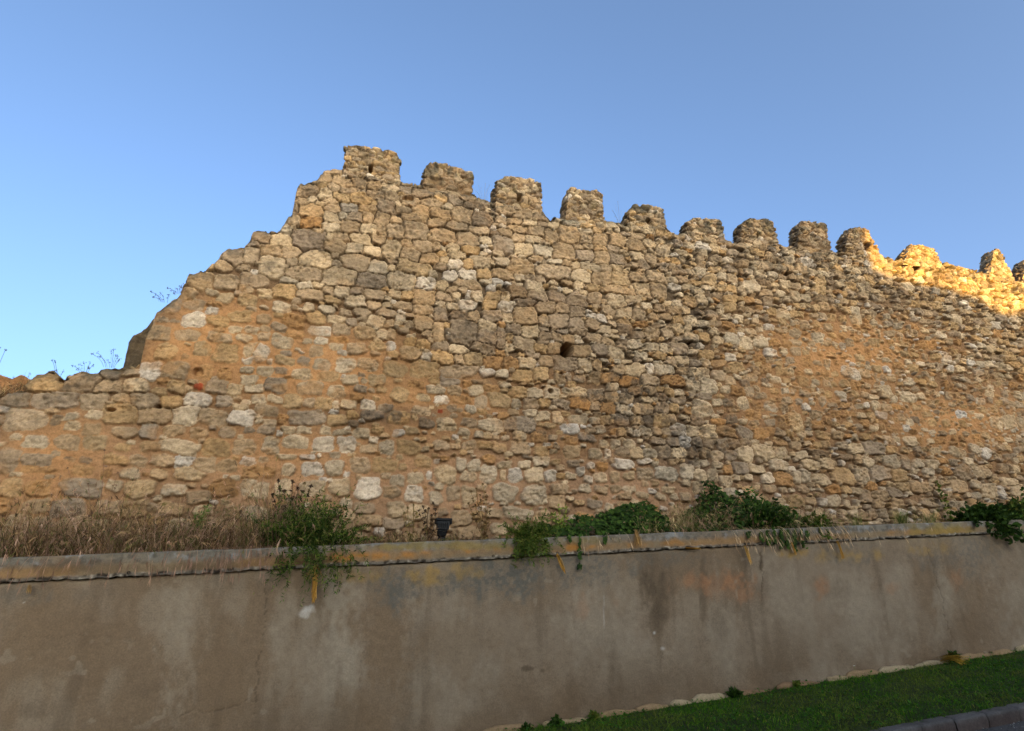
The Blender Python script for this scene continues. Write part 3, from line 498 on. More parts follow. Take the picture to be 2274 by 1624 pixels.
# ------------------------------------------------------------------ retaining wall of cement render, its coping and footing
def stain(PX, PY, lst, seed):
    """wear marks with their own shapes: (x, y, half width, half height, weight) with ragged edges"""
    r = 0
    n = fbm(PX / 26, PY / 60, 4, seed); m = fbm(PX / 9, PY / 14, 3, seed + 1)
    for x, y, rx, ry, w in lst:
        d = np.sqrt(((PX - x) / rx) ** 2 + ((PY - y) / ry) ** 2)
        r = np.maximum(r, w * sst(1.25, .3, d + (n - .5) * 1.5 + (m - .5) * .9))
    return r
RX0, RX1 = -8.0, 19.0
def build_retaining():
    res = .014
    ni = int((RX1 - RX0) / res) + 1; nj = 190
    xs = np.linspace(RX0, RX1, ni); v = np.linspace(0, 1, nj)
    zt = seamz(xs) + .012 * (vn(xs * 11, xs * 0, 3) - .5); zb = groundz(xs) - .25
    X = np.tile(xs, (nj, 1)); Z = zb[None] + (zt - zb)[None] * v[:, None]
    PX, PY = photo_xy(X, YR, Z)
    dtop = zt[None] - Z
    A = ALB * 1.7 * np.array([1.06, 1.0, .93])
    base = lin((126, 112, 96)) * A
    col = np.ones(X.shape + (3,)) * base
    pale = lin((142, 131, 116)) * A; dark = lin((90, 77, 62)) * A; brown = lin((112, 94, 74)) * A
    b1 = fbm(X * .9, Z * .7, 4, 11); b2 = fbm(X * 2.6, Z * 1.5, 4, 12); stre = fbm(X * 5, Z * .45, 4, 13)
    def mix(c, k):
        nonlocal col; k = np.clip(k, 0, 1)[..., None]; col = col * (1 - k) + k * c
    mix(brown, sst(.48, .62, b1) * .75); mix(pale, sst(.5, .7, b2) * .4); mix(dark, sst(.53, .72, stre) * .45)
    mix(pale, stain(PX, PY, [(400, 1420, 46, 190, .5), (760, 1400, 48, 170, .75), (1330, 1370, 90, 120, .5), (1390, 1300, 40, 80, .4), (2095, 1420, 24, 200, .6), (1600, 1410, 50, 120, .5), (1900, 1330, 90, 60, .4),
                             (650, 1450, 70, 120, .4), (1900, 1420, 90, 60, .35)], 21))
    mix(brown, stain(PX, PY, [(850, 1400, 80, 170, .8), (830, 1560, 90, 60, .6), (1200, 1320, 150, 60, .45), (2190, 1390, 90, 150, .5), (480, 1500, 90, 140, .55), (130, 1400, 160, 120, .5), (1150, 1520, 120, 60, .4),
                              (1470, 1380, 30, 120, .4), (1000, 1440, 120, 70, .4)], 23))
    mix(dark, stain(PX, PY, [(1450, 1300, 30, 50, 1), (1462, 1350, 18, 64, .9), (1562, 1320, 12, 110, .7), (1600, 1390, 20, 40, .35), (1170, 1485, 18, 6, .9), (1205, 1490, 8, 5, .8), (1690, 1250, 6, 50, .9), (1700, 1310, 22, 50, .4),
                             (1850, 1310, 40, 30, .4), (1640, 1310, 90, 60, .35), (75, 1580, 40, 20, .4), (320, 1530, 40, 16, .3)], 25))
    mix(lin((150, 110, 80)) * A, (.45 + .55 * sst(.4, .6, fbm(X * 9, Z * 9, 4, 28))) * stain(PX, PY, [(1590, 1300, 75, 26, .8), (1530, 1290, 24, 20, .6), (1640, 1320, 50, 22, .55), (1985, 1305, 26, 14, .4), (1820, 1300, 18, 34, .55), (1290, 1350, 16, 26, .3), (1370, 1340, 10, 18, .4), (2120, 1290, 20, 30, .4)], 27))
    # lichen below the coping
    g = stain(PX, PY, [(930, 1290, 160, 34, .9), (870, 1310, 28, 70, .9), (1130, 1285, 150, 46, .95), (1300, 1260, 120, 40, .7), (1480, 1240, 120, 24, .45), (1900, 1230, 90, 24, .5), (2150, 1225, 120, 50, .5), (60, 1320, 120, 24, .4)], 29)
    mix(lin((92, 90, 84)) * A, g * (.35 + .65 * sst(.4, .6, fbm(X * 26, Z * 26, 3, 31))))
    mix(lin((156, 124, 62)) * A, (.3 + .7 * sst(.4, .65, fbm(X * 12, Z * 9, 3, 30))) * stain(PX, PY, [(790, 1280, 70, 18, .5), (960, 1280, 60, 24, .6), (1030, 1268, 60, 18, .45), (1880, 1235, 80, 18, .5), (1760, 1228, 60, 14, .7), (2060, 1215, 60, 20, .4)], 33))
    mix(lin((196, 194, 190)) * A, stain(PX, PY, [(684, 1353, 12, 11, .6), (676, 1362, 13, 10, .5), (1452, 1405, 4, 5, .6), (1470, 1440, 5, 4, .4), (53, 1338, 3, 3, .6), (1340, 1370, 2, 50, .25)], 35))
    # hairline cracks
    def crack(pts, wd, k):
        nonlocal col
        pts = np.array(pts, float); d = np.full(X.shape, 99.)
        jx = (fbm(PX / 14, PY / 14, 3, 41) - .5) * 16; jy = (fbm(PX / 14, PY / 14, 3, 43) - .5) * 16
        for a, b in zip(pts[:-1], pts[1:]):
            ab = b - a; t = np.clip(((PX + jx - a[0]) * ab[0] + (PY + jy - a[1]) * ab[1]) / (ab @ ab), 0, 1)
            d = np.minimum(d, np.hypot(PX + jx - a[0] - t * ab[0], PY + jy - a[1] - t * ab[1]))
        c = sst(wd, wd * .3, d) * k; mix(lin((70, 58, 46)) * A, c * .8); return c
    ck = crack([(588, 1290), (590, 1340), (582, 1420), (572, 1480), (565, 1560), (556, 1640)], 1.7, .75)
    ck = np.maximum(ck, crack([(370, 1640), (395, 1590), (430, 1578), (480, 1582), (520, 1568), (565, 1556)], 1.6, .55))
    ck = np.maximum(ck, crack([(0, 1424), (80, 1415), (190, 1412), (300, 1422)], 1.3, .4))
    ck = np.maximum(ck, crack([(1680, 1215), (1690, 1245), (1694, 1300), (1690, 1340)], 1.7, .8))
    ck = np.maximum(ck, crack([(2060, 1215), (2080, 1280), (2100, 1360), (2118, 1480)], 1.5, .5))
    ck = np.maximum(ck, crack([(1455, 1300), (1462, 1400), (1470, 1520)], 1.3, .35))
    ck = np.maximum(ck, crack([(820, 1300), (812, 1400), (800, 1500), (806, 1640)], 1.3, .3))
    ck = np.maximum(ck, crack([(1270, 1260), (1268, 1330), (1276, 1430)], 1.2, .3))
    damp_falloff = sst(.75, .05, Z - groundz(X)) * sst(.3, .6, fbm(X * 2, Z * 2, 3, 51)); mix(brown * .8, damp_falloff * .75)     # damp earth along the foot, with light falloff painted into the colour
    chips = sst(.8, .86, vn(X * 16, Z * 16, 53)) * sst(.55, .75, fbm(X * 2, Z * 2, 2, 54)); mix(pale * 1.05, chips * .35)
    col *= (.9 + .2 * fbm(X * 20, Z * 20, 2, 55))[..., None]
    Hh = .05 * (fbm(X * .8, Z * .8, 3, 61) - .5) + .016 * (fbm(X * 4, Z * 3, 3, 62) - .5) + .006 * (fbm(X * 25, Z * 25, 3, 63) - .5) - .012 * ck
    Hh -= .012 * sst(.03, 0, dtop)
    V = np.stack([X, YR - Hh, Z], -1).reshape(-1, 3); F = [grid_faces(nj, ni)]
    # back and top sheet (buried behind the coping)
    n0 = len(V); topi = (nj - 1) * ni + np.arange(ni)
    V = np.concatenate([V, np.stack([xs, np.full(ni, YW - .1), zt], -1), np.stack([xs, np.full(ni, YW - .1), zb], -1)])
    a = n0 + np.arange(ni); b = a + ni
    F[0] = np.concatenate([F[0], np.stack([topi[:-1], topi[1:], a[1:], a[:-1]], 1), np.stack([a[:-1], a[1:], b[1:], b[:-1]], 1)])
    col = np.concatenate([col.reshape(-1, 3), np.tile(base, (2 * ni, 1))])
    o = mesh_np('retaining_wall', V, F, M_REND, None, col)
    return tag(o, 'long stained grey cement retaining wall under the old stone wall, with hairline cracks', 'retaining wall')
ret = build_retaining()

def build_coping():
    res = .012
    ni = int((RX1 - RX0) / res) + 1; nj = 46
    xs = np.linspace(RX0, RX1, ni); v = np.linspace(0, 1, nj)
    zt = bandz(xs) + .012 * (fbm(xs * 3, xs * 0, 2, 3) - .5)
    zb = seamz(xs) + .004 + .009 * np.maximum(0, fbm(xs * 2.5, xs * 0, 3, 5) - .45) * 3 + .014 * (vn(xs * 26, xs * 0, 6) - .5)
    X = np.tile(xs, (nj, 1)); Z = zb[None] + (zt - zb)[None] * v[:, None]
    PX, PY = photo_xy(X, YC, Z)
    A = ALB * 1.4 * np.array([1.06, 1.0, .93])
    col = np.ones(X.shape + (3,)) * lin((136, 118, 94)) * A
    def mix(c, k):
        nonlocal col; k = np.clip(k, 0, 1)[..., None]; col = col * (1 - k) + k * c
    up = sst(.35, .75, v)[:, None] * np.ones(ni)
    mix(lin((158, 120, 76)) * A, sst(.45, .62, fbm(X * 1.4, Z * 2, 3, 11)) * .6)
    mix(lin((124, 120, 112)) * A, np.clip(up * 1.2 * (.35 + fbm(X * 6, Z * 7, 4, 13)) - .15, 0, .9))
    mix(lin((150, 152, 154)) * A, sst(.58, .75, fbm(X * 14, Z * 14, 3, 15)) * up * .7)
    mix(lin((80, 78, 72)) * A, sst(.55, .7, fbm(X * 20, Z * 20, 3, 17)) * .5 * np.clip(up + .25, 0, 1))
    band = np.exp(-((v - .38) / .2) ** 2)[:, None]
    orange = stain(PX, PY, [(780, 1232, 60, 22, 1), (860, 1234, 60, 16, .8), (930, 1228, 60, 18, .75), (1010, 1222, 60, 16, .8), (1080, 1218, 60, 14, .75), (1270, 1218, 45, 18, .9), (1340, 1214, 60, 14, .8),
                            (1500, 1205, 50, 14, .6), (1420, 1205, 40, 14, .4), (1830, 1195, 60, 16, .7), (1770, 1200, 50, 12, .6), (2000, 1185, 80, 14, .4)], 19)
    mix(lin((180, 122, 50)) * A, (.25 + .75 * sst(.42, .62, fbm(X * 7, Z * 9, 3, 20))) * orange * (.25 + .75 * band) * .95)
    mix(lin((150, 128, 58)) * A, stain(PX, PY, [(1000, 1212, 160, 10, .5), (880, 1215, 60, 10, .6), (2090, 1180, 70, 20, .6), (1300, 1200, 60, 10, .4)], 21))
    mix(lin((96, 74, 50)) * A, stain(PX, PY, [(700, 1250, 70, 26, .8), (480, 1262, 120, 14, .4), (200, 1260, 150, 16, .4)], 23))
    low = sst(.2, .08, v)[:, None] * np.ones(ni)                        # bare aggregate along the lower lip
    peb = vn(X * 34, Z * 34, 25)
    mix(lin((112, 106, 98)) * A, low * .85); mix(lin((172, 164, 150)) * A, low * sst(.78, .9, peb) * .8); mix(lin((60, 52, 44)) * A, low * sst(.35, .2, peb))
    col *= (.85 + .3 * fbm(X * 16, Z * 16, 3, 27))[..., None]
    Hh = .014 * (fbm(X * 2, Z * 3, 3, 31) - .5) + .01 * (fbm(X * 18, Z * 18, 3, 33) - .5) + low * .022 * (peb - .45)
    Hh -= .035 * sst(.93, 1.0, v)[:, None] ** 2
    V = np.stack([X, YC - Hh, Z], -1).reshape(-1, 3); F = grid_faces(nj, ni)
    n0 = len(V); ti = (nj - 1) * ni + np.arange(ni); bi = np.arange(ni)
    V = np.concatenate([V, np.stack([xs, np.full(ni, YC + .26), zt + .004], -1), np.stack([xs, np.full(ni, YR + .06), zb + .0], -1)])
    a = n0 + np.arange(ni); b = a + ni
    F = np.concatenate([F, np.stack([ti[:-1], ti[1:], a[1:], a[:-1]], 1), np.stack([b[:-1], b[1:], bi[1:], bi[:-1]], 1)])
    col = np.concatenate([col.reshape(-1, 3), np.tile(lin((120, 116, 108)) * A, (ni, 1)), np.tile(lin((90, 84, 76)) * A, (ni, 1))])
    o = mesh_np('coping', V, [F], M_REND, ret, col); o['label'] = 'grey concrete coping with orange and pale lichen and a crumbling lower lip'
build_coping()

def build_footing():
    r = np.random.default_rng(4); V = []; F = []; CL = []; off = 0; x = -7.5
    while x < 18:
        L = r.uniform(.25, .7); hgt = r.uniform(.004, .028) * (1 if r.random() > .25 else .2); g = float(groundz(x + L / 2))
        a, b = np.meshgrid(np.linspace(0, 2 * math.pi, 25)[:-1], np.linspace(0, math.pi, 12))
        ux = np.sin(b) * np.cos(a); uy = np.sin(b) * np.sin(a); uz = np.cos(b)
        p = lambda t, e: np.sign(t) * np.abs(t) ** e
        P = np.stack([x + L / 2 + p(ux, .7) * L * .54, YR - .015 + p(uy, .7) * r.uniform(.035, .05), g - .012 + p(uz, .8) * (hgt + .05)], -1).reshape(-1, 3)
        P += (np.stack([fbm3(P[:, 0] * 14, P[:, 1] * 14, P[:, 2] * 14, 3, s) for s in (1, 2, 3)], 1) - .5) * .05
        n = len(P); nb = 24; q = []
        for k in range(11):
            i = np.arange(nb); q.append(np.stack([k * nb + i, k * nb + (i + 1) % nb, (k + 1) * nb + (i + 1) % nb, (k + 1) * nb + i], 1))
        V.append(P); F.append(np.concatenate(q)[:, ::-1] + off); off += n
        c = lin(((196, 168, 128), (180, 148, 110), (164, 130, 98), (204, 180, 142))[r.integers(4)]) * ALB
        CL.append(c * (.75 + .5 * fbm3(P[:, 0] * 10, P[:, 1] * 10, P[:, 2] * 10, 3, 7))[:, None]); x += L * r.uniform(.9, 1.15)
    o = mesh_np('footing', np.concatenate(V), [np.concatenate(F)], M_STONE, ret, np.concatenate(CL)); o['label'] = 'rough cream stone footing showing along the grass'
build_footing()

def tube(p0, p1, r0, r1, nseg=12, cap=True, inner=None):
    p0 = np.array(p0, float); p1 = np.array(p1, float); d = p1 - p0; d /= np.linalg.norm(d)
    a = np.cross(d, [0, 0, 1.]);
    if np.linalg.norm(a) < .05: a = np.cross(d, [1., 0, 0])
    a /= np.linalg.norm(a); b = np.cross(d, a); t = np.linspace(0, 2 * math.pi, nseg, endpoint=False)
    ring = np.cos(t)[:, None] * a + np.sin(t)[:, None] * b
    rs = [(p0, r0), (p1, r1)]
    if inner: rs += [(p1, inner), (p0 + (p1 - p0) * .3, inner), (p0 + (p1 - p0) * .3, .001)]
    elif cap: rs = [(p0, .001)] + rs + [(p1, .001)]
    V = np.concatenate([c + ring * r for c, r in rs]); F = []
    i = np.arange(nseg)
    for k in range(len(rs) - 1): F.append(np.stack([k * nseg + i, k * nseg + (i + 1) % nseg, (k + 1) * nseg + (i + 1) % nseg, (k + 1) * nseg + i], 1))
    return V, np.concatenate(F)
WEEP = [(286, 1272), (700, 1255), (884, 1246), (1095, 1236), (1237, 1231), (1400, 1223), (1656, 1211), (1762, 1205), (1860, 1200), (2047, 1189)]
for k, (x, y) in enumerate(WEEP):
    p = at(x, y, YC)
    p[2] = max(p[2], seamz(p[0]) + .03)
    V, F = tube(p + [0, .08, .01], p + [0, -.012, 0], .013, .013, 12, inner=.010)
    mesh_np('weep_hole', V, [F], M_PIPE, ret)

# ------------------------------------------------------------------ ground: earth, street, kerb, lawn, soil of the ledge
YK = 4.9
def sheet(name, x0, x1, y0, y1, nx, ny, zf, mat, col=None, kind='structure'):
    xs = np.linspace(x0, x1, nx) if np.isscalar(nx) else nx; ys = np.linspace(y0, y1, ny)
    X, Y = np.meshgrid(xs, ys); Z = zf(X, Y)
    o = mesh_np(name, np.stack([X, Y, Z], -1).reshape(-1, 3), [grid_faces(len(ys), len(xs))], mat, None, col(X, Y).reshape(-1, 3) if col else None)
    return tag(o, kind=kind)
M_EARTH = mat_flat('earth', (.11, .085, .055), .95, .1, (3, .35), .05)
gx = np.unique(np.r_[np.linspace(-900, -60, 15), np.linspace(-60, 60, 41), np.linspace(60, 900, 15)])
sheet('ground', 0, 0, -900, 900, gx, 121, lambda X, Y: groundz(X) - .45 - .0008 * np.maximum(0, np.abs(Y) - 30), M_EARTH)
def roadz(X, Y): return groundz(X) - .175 + .01 * np.clip(Y, -8, 5)*0
M_ROAD = mat_attr('gravelly_asphalt', .85, ((45, .7, .012), (160, .6, .004)), (60, .45), .3)
sheet('road', -45, 45, -7.5, YK - .055, 721, 101, lambda X, Y: roadz(X, Y) + .012 * (fbm(X * 1.5, Y * 1.5, 3, 5) - .5), M_ROAD,
      lambda X, Y: np.ones(X.shape + (3,)) * np.array([.05, .047, .045]) * (.7 + .6 * fbm(X * 1.1, Y * 1.1, 3, 7))[..., None])
# kerb stones in a row
def build_kerb():
    V = []; F = []; CL = []; off = 0; r = np.random.default_rng(6); x = -8.0
    while x < 18:
        L = .385; dz = r.normal(0, .003); dy = r.normal(0, .003)
        nu, nv = 22, 26
        prof = [(-.055, -.16), (-.055, -.02), (-.052, .02)] ; a = np.linspace(0, 1, nv)
        # profile: road face, rounded arris, top
        py = np.interp(a, [0, .42, .52, .6, 1], [-.055, -.05, -.042, -.025, .065]); pz = np.interp(a, [0, .42, .52, .6, 1], [-.22, -.022, -.006, 0, .002])
        U, A = np.meshgrid(np.linspace(0, 1, nu), np.arange(nv))
        e = np.minimum(U, 1 - U) * L; pull = sst(.012, 0, e) * .011
        X = x + .004 + U * (L - .008); Y = YK + py[A] + dy + pull; Z = groundz(X) - .058 + pz[A] + dz - pull
        n = (fbm3(X * 22, Y * 22, Z * 22, 3, 8) - .5) * .016
        P = np.stack([X, Y - n, Z + n], -1).reshape(-1, 3); V.append(P); F.append(grid_faces(nv, nu) + off); off += len(P)
        c = lin((112, 108, 106)) * ALB * r.uniform(.85, 1.1); g = fbm3(P[:, 0] * 12, P[:, 1] * 12, P[:, 2] * 12, 3, 9)
        cc = c * (.6 + .8 * g)[:, None]; lowk = sst(.5, .3, A.ravel() / nv)[:, None] * .5
        CL.append(cc * (1 - lowk) + lowk * lin((92, 66, 56)) * ALB); x += L
    o = mesh_np('kerb', np.concatenate(V), [np.concatenate(F)], M_STONE, None, np.concatenate(CL)); tag(o, kind='structure')
build_kerb()
def lawnz(X, Y):
    t = np.clip((Y - YK - .05) / (YR - YK - .05), 0, 1)
    return groundz(X) - .072 + .075 * t + .04 * np.sin(math.pi * t) + .03 * (fbm(X * 1.7, Y * 1.7, 3, 5) - .5) * np.sin(math.pi * t)
M_TURF = mat_flat('turf_soil', (.022, .03, .010), .95, .1, (12, .4), .02)
sheet('grass_bed', -9, 19, YK + .05, YR + .02, 481, 41, lawnz, M_TURF)
def soilz(X, Y):
    t = np.clip((Y - YC - .2) / (YW - YC - .2), 0, 1)
    return bandz(X) - .02 + .07 * t + .05 * (fbm(X * 3, Y * 3, 3, 8) - .4) * np.sin(math.pi * np.clip(t, 0, 1))
sheet('soil', RX0, RX1, YC + .2, YW + .05, 500, 14, soilz, mat_flat('ledge_soil', (.10, .075, .05), .95, .1, (18, .4), .02))

# loose chips lying on the street by the kerb
def chips():
    r = np.random.default_rng(9); n = 2600
    X = r.uniform(3.2, 9.5, n); Y = YK - .06 - np.abs(r.normal(0, .45, n)); s = r.uniform(.003, .009, n)
    base = np.array([[1, 0, 0], [-.5, .8, 0], [-.6, -.7, 0], [.1, .1, .7], [.2, .1, -.6]])
    V = (base[None] * s[:, None, None] * r.uniform(.6, 1.4, (n, 5, 3))); a = r.uniform(0, 6.3, n)
    ca, sa = np.cos(a)[:, None], np.sin(a)[:, None]
    V = np.stack([V[..., 0] * ca - V[..., 1] * sa, V[..., 0] * sa + V[..., 1] * ca, V[..., 2]], -1)
    V = V + np.stack([X, Y, roadz(X, Y) + s * .5 + .004], -1)[:, None]
    f = np.array([[0, 1, 3], [1, 2, 3], [2, 0, 3], [1, 0, 4], [2, 1, 4], [0, 2, 4]])
    F = (f[None] + (np.arange(n) * 5)[:, None, None]).reshape(-1, 3)
    c = np.repeat(r.choice([.06, .1, .2, .34], n, p=[.3, .3, .25, .15])[:, None] * np.array([1, .96, .9]), 5, 0)
    o = mesh_np('gravel', V.reshape(-1, 3), [F], M_STONE, None, c, False); tag(o, 'pale gravel chips scattered on the dark road by the kerb', kind='stuff')
chips()

# ------------------------------------------------------------------ plants
def unit(v): return v / np.maximum(np.linalg.norm(v, axis=-1, keepdims=True), 1e-9)
class Leaves:
    """collects blades, stems and leaves as real little faces, then links them as one mesh"""
    def __init__(s, seed): s.V = []; s.Q = []; s.T = []; s.C = []; s.n = 0; s.r = np.random.default_rng(seed)
    def path(s, base, dirn, length, droop, seg=4, sway=0.0):
        n = len(base); t = np.linspace(0, 1, seg + 1)
        P = base[:, None] + unit(dirn)[:, None] * (length[:, None] * t)[..., None]
        P[..., 2] -= (droop * length)[:, None] * t ** 2
        if sway: P[..., :2] += (s.r.normal(0, sway, (n, 1, 2)) * length[:, None, None]) * (t ** 2)[None, :, None]
        return P
    def ribbon(s, P, width, col, taper=True, face=None):
        n, m, _ = P.shape; t = np.linspace(0, 1, m)
        a = s.r.uniform(0, math.pi, n); w = np.stack([np.cos(a), np.sin(a) * .6, .15 * s.r.normal(size=n)], 1)
        d = unit(P[:, -1] - P[:, 0]); w = unit(w - d * (w * d).sum(1, keepdims=True))
        k = (1 - .92 * t ** 1.4) if taper else np.ones(m)
        off = w[:, None] * (width[:, None] * k[None] * .5)[..., None]
        V = np.stack([P - off, P + off], 2).reshape(n, m * 2, 3)
        q = np.array([[2 * i, 2 * i + 1, 2 * i + 3, 2 * i + 2] for i in range(m - 1)])
        s.V.append(V.reshape(-1, 3)); s.Q.append((q[None] + (np.arange(n) * m * 2)[:, None, None] + s.n).reshape(-1, 4)); s.n += n * m * 2
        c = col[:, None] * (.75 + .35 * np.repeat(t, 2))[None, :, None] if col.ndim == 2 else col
        s.C.append(c.reshape(-1, 3))
    def leaf(s, base, dirn, length, width, col, shape='lance', fold=.25, up=None):
        n = len(base); d = unit(dirn); r_ = s.r.normal(size=(n, 3)) if up is None else up
        w = unit(np.cross(d, r_)); nn = np.cross(w, d)
        if shape == 'heart': prof = [(0, 0), (-.06, .3), (.12, .5), (.45, .42), (1, 0)]
        elif shape == 'lance': prof = [(0, 0), (.3, .5), (.7, .34), (1, 0)]
        else: prof = [(0, .1), (.35, .5), (.75, .42), (1, .08)]
        m = len(prof); k = 0; pts = []
        for x, y in prof: pts.append((x, 0, 0)); pts.append((x, y, fold * y)); pts.append((x, -y, fold * y))
        pts = np.array(pts)
        bend = -.25 * pts[:, 0] ** 2
        V = base[:, None] + d[:, None] * (pts[:, 0] * length[:, None])[..., None] + w[:, None] * (pts[:, 1] * width[:, None])[..., None] + nn[:, None] * ((pts[:, 2] * width[:, None]) + bend[None] * length[:, None] * .5)[..., None]
        q = []
        for i in range(m - 1): a = 3 * i; q += [[a, a + 3, a + 4, a + 1], [a, a + 2, a + 5, a + 3]]
        q = np.array(q); s.V.append(V.reshape(-1, 3)); s.Q.append((q[None] + (np.arange(n) * len(pts))[:, None, None] + s.n).reshape(-1, 4)); s.n += n * len(pts)
        s.C.append(np.repeat(col, len(pts), 0))
    def link(s, name, mat, parent=None):
        return mesh_np(name, np.concatenate(s.V), [np.concatenate(s.Q)], mat, parent, np.concatenate(s.C), False)
def shades(r, n, cols, jit=.2, wts=None):
    c = np.array([lin(c) for c in cols]) * 1.0
    k = r.choice(len(c), n, p=wts); return c[k] * (1 + jit * r.normal(size=(n, 1))).clip(.35, 1.9)
GREEN_D = [(42, 62, 20), (35, 53, 16), (49, 70, 22), (62, 82, 27)]
GREEN_F = [(70, 88, 30), (86, 100, 36), (58, 78, 25), (108, 110, 48)]
STRAW = [(176, 148, 104), (196, 168, 122), (150, 120, 84), (128, 98, 72), (160, 126, 100)]
DRYBR = [(112, 82, 54), (138, 106, 74), (84, 60, 40), (168, 136, 96), (124, 94, 70), (100, 96, 50), (64, 48, 33), (92, 92, 46)]
def ledge(n, r, x0, x1, y0=YC + .06, y1=YW - .04):
    X = r.uniform(x0, x1, n); Y = r.uniform(y0, y1, n); return np.stack([X, Y, np.where(Y > YC + .2, soilz(X, Y), bandz(X)) - .01], 1)
def lx(px, py=1200, Y=6.8): return float(at(px, py, Y)[0])

# --- dry grass along the ledge: too many stalks to count
def dry_grass(name, label, spans, seed, cols, height, lean=(0, -.25), heads=.35, width=.004, wts=None):
    L = Leaves(seed); r = L.r
    for x0, x1, n, hs in spans:
        B = ledge(n, r, x0, x1); H = height * hs * (.3 + .85 * r.random(n) ** 1.6) * (.55 + .8 * vn(B[:, 0] * 2.6, B[:, 0] * 0, seed))
        D = np.stack([r.normal(lean[0], .33, n), r.normal(lean[1], .3, n), np.ones(n)], 1)
        P = L.path(B, D, H, r.uniform(.05, .75, n), 5, .12)
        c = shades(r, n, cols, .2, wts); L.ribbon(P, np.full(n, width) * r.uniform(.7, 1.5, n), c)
        k = r.random(n) < heads; m = int(k.sum())            # nodding seed heads: a spray of awns at the tip
        if m:
            tip = P[k, -1]; pd = unit(P[k, -1] - P[k, -2])
            for j in range(7):
                d = pd + r.normal(0, .22, (m, 3)); d[:, 2] -= .35
                bs = tip - pd * r.uniform(0, .05, (m, 1))
                L.ribbon(L.path(bs, d, r.uniform(.03, .075, m), np.full(m, .3), 2), r.uniform(.003, .006, m), c[k] * r.uniform(.95, 1.35, (m, 1)))
    o = L.link(name, M_DRY); return tag(o, label, None, None, 'stuff')
dry_grass('dry_grass', 'tangled reddish brown dry grass along the left half of the ledge',
          [(-5.5, -2.4, 1800, 1.0), (-3.1, lx(330), 2000, 1.15), (lx(300), lx(640), 2200, 1.25), (-3.1, lx(560), 2300, .6), (-3.1, lx(600), 260, 1.5)], 21, DRYBR + [(160, 124, 100), (180, 146, 120)], .74, (.05, -.1), .5)
dry_grass('dry_grass', 'short thin dry grass on the ledge either side of the floodlight', [(lx(760), lx(960), 420, .8), (lx(950), lx(1090), 160, .55), (lx(770), lx(900), 300, .4)], 22, DRYBR, .36)
dry_grass('dry_grass', 'straw coloured brome grass with drooping heads over the coping right of centre',
          [(lx(1380), lx(1500), 240, .8), (lx(1470), lx(1600), 520, 1.1), (lx(1590), lx(1880), 420, 1.0), (lx(1640), lx(1840), 160, 1.25)], 23, STRAW + [(120, 116, 56)], .46, (.1, -.5), .55, .004)
def overhang(name, label, spans, seed, cols, grp):
    L = Leaves(seed); r = L.r
    for x0, x1, n in spans:
        X = r.uniform(x0, x1, n); B = np.stack([X, r.uniform(YC + .02, YC + .15, n), bandz(X) + .01], 1)
        D = np.stack([r.normal(0.15, .35, n), r.uniform(-1.2, -.5, n), r.uniform(.2, .9, n)], 1); H = r.uniform(.1, .27, n)
        P = L.path(B, D, H, r.uniform(.9, 1.7, n), 5); c = shades(r, n, cols, .2); L.ribbon(P, np.full(n, .0035), c)
        tip = P[:, -1]; pd = unit(P[:, -1] - P[:, -2])
        for j in range(9):
            d = pd + r.normal(0, .14, (n, 3)); L.ribbon(L.path(tip - pd * r.uniform(0, .06, (n, 1)), d, r.uniform(.03, .07, n), np.full(n, .2), 2), r.uniform(.0025, .005, n), c * r.uniform(.85, 1.2, (n, 1)))
    o = L.link(name, M_DRY); return tag(o, label, None, grp, 'stuff')
overhang('dry_grass', 'pinkish dry seed heads hanging over the coping at the left', [(lx(20), lx(330), 40), (lx(330), lx(640), 70), (lx(420), lx(620), 50)], 24, [(146, 112, 92), (160, 124, 100), (124, 94, 74)], None)
overhang('dry_grass', 'pale seed heads hanging over the coping at the right', [(lx(1560), lx(1900), 60), (lx(1620), lx(1850), 60), (lx(1250), lx(1500), 14), (lx(1930), lx(2060), 8)], 25, [(190, 158, 120), (206, 176, 138), (160, 128, 96)], None)

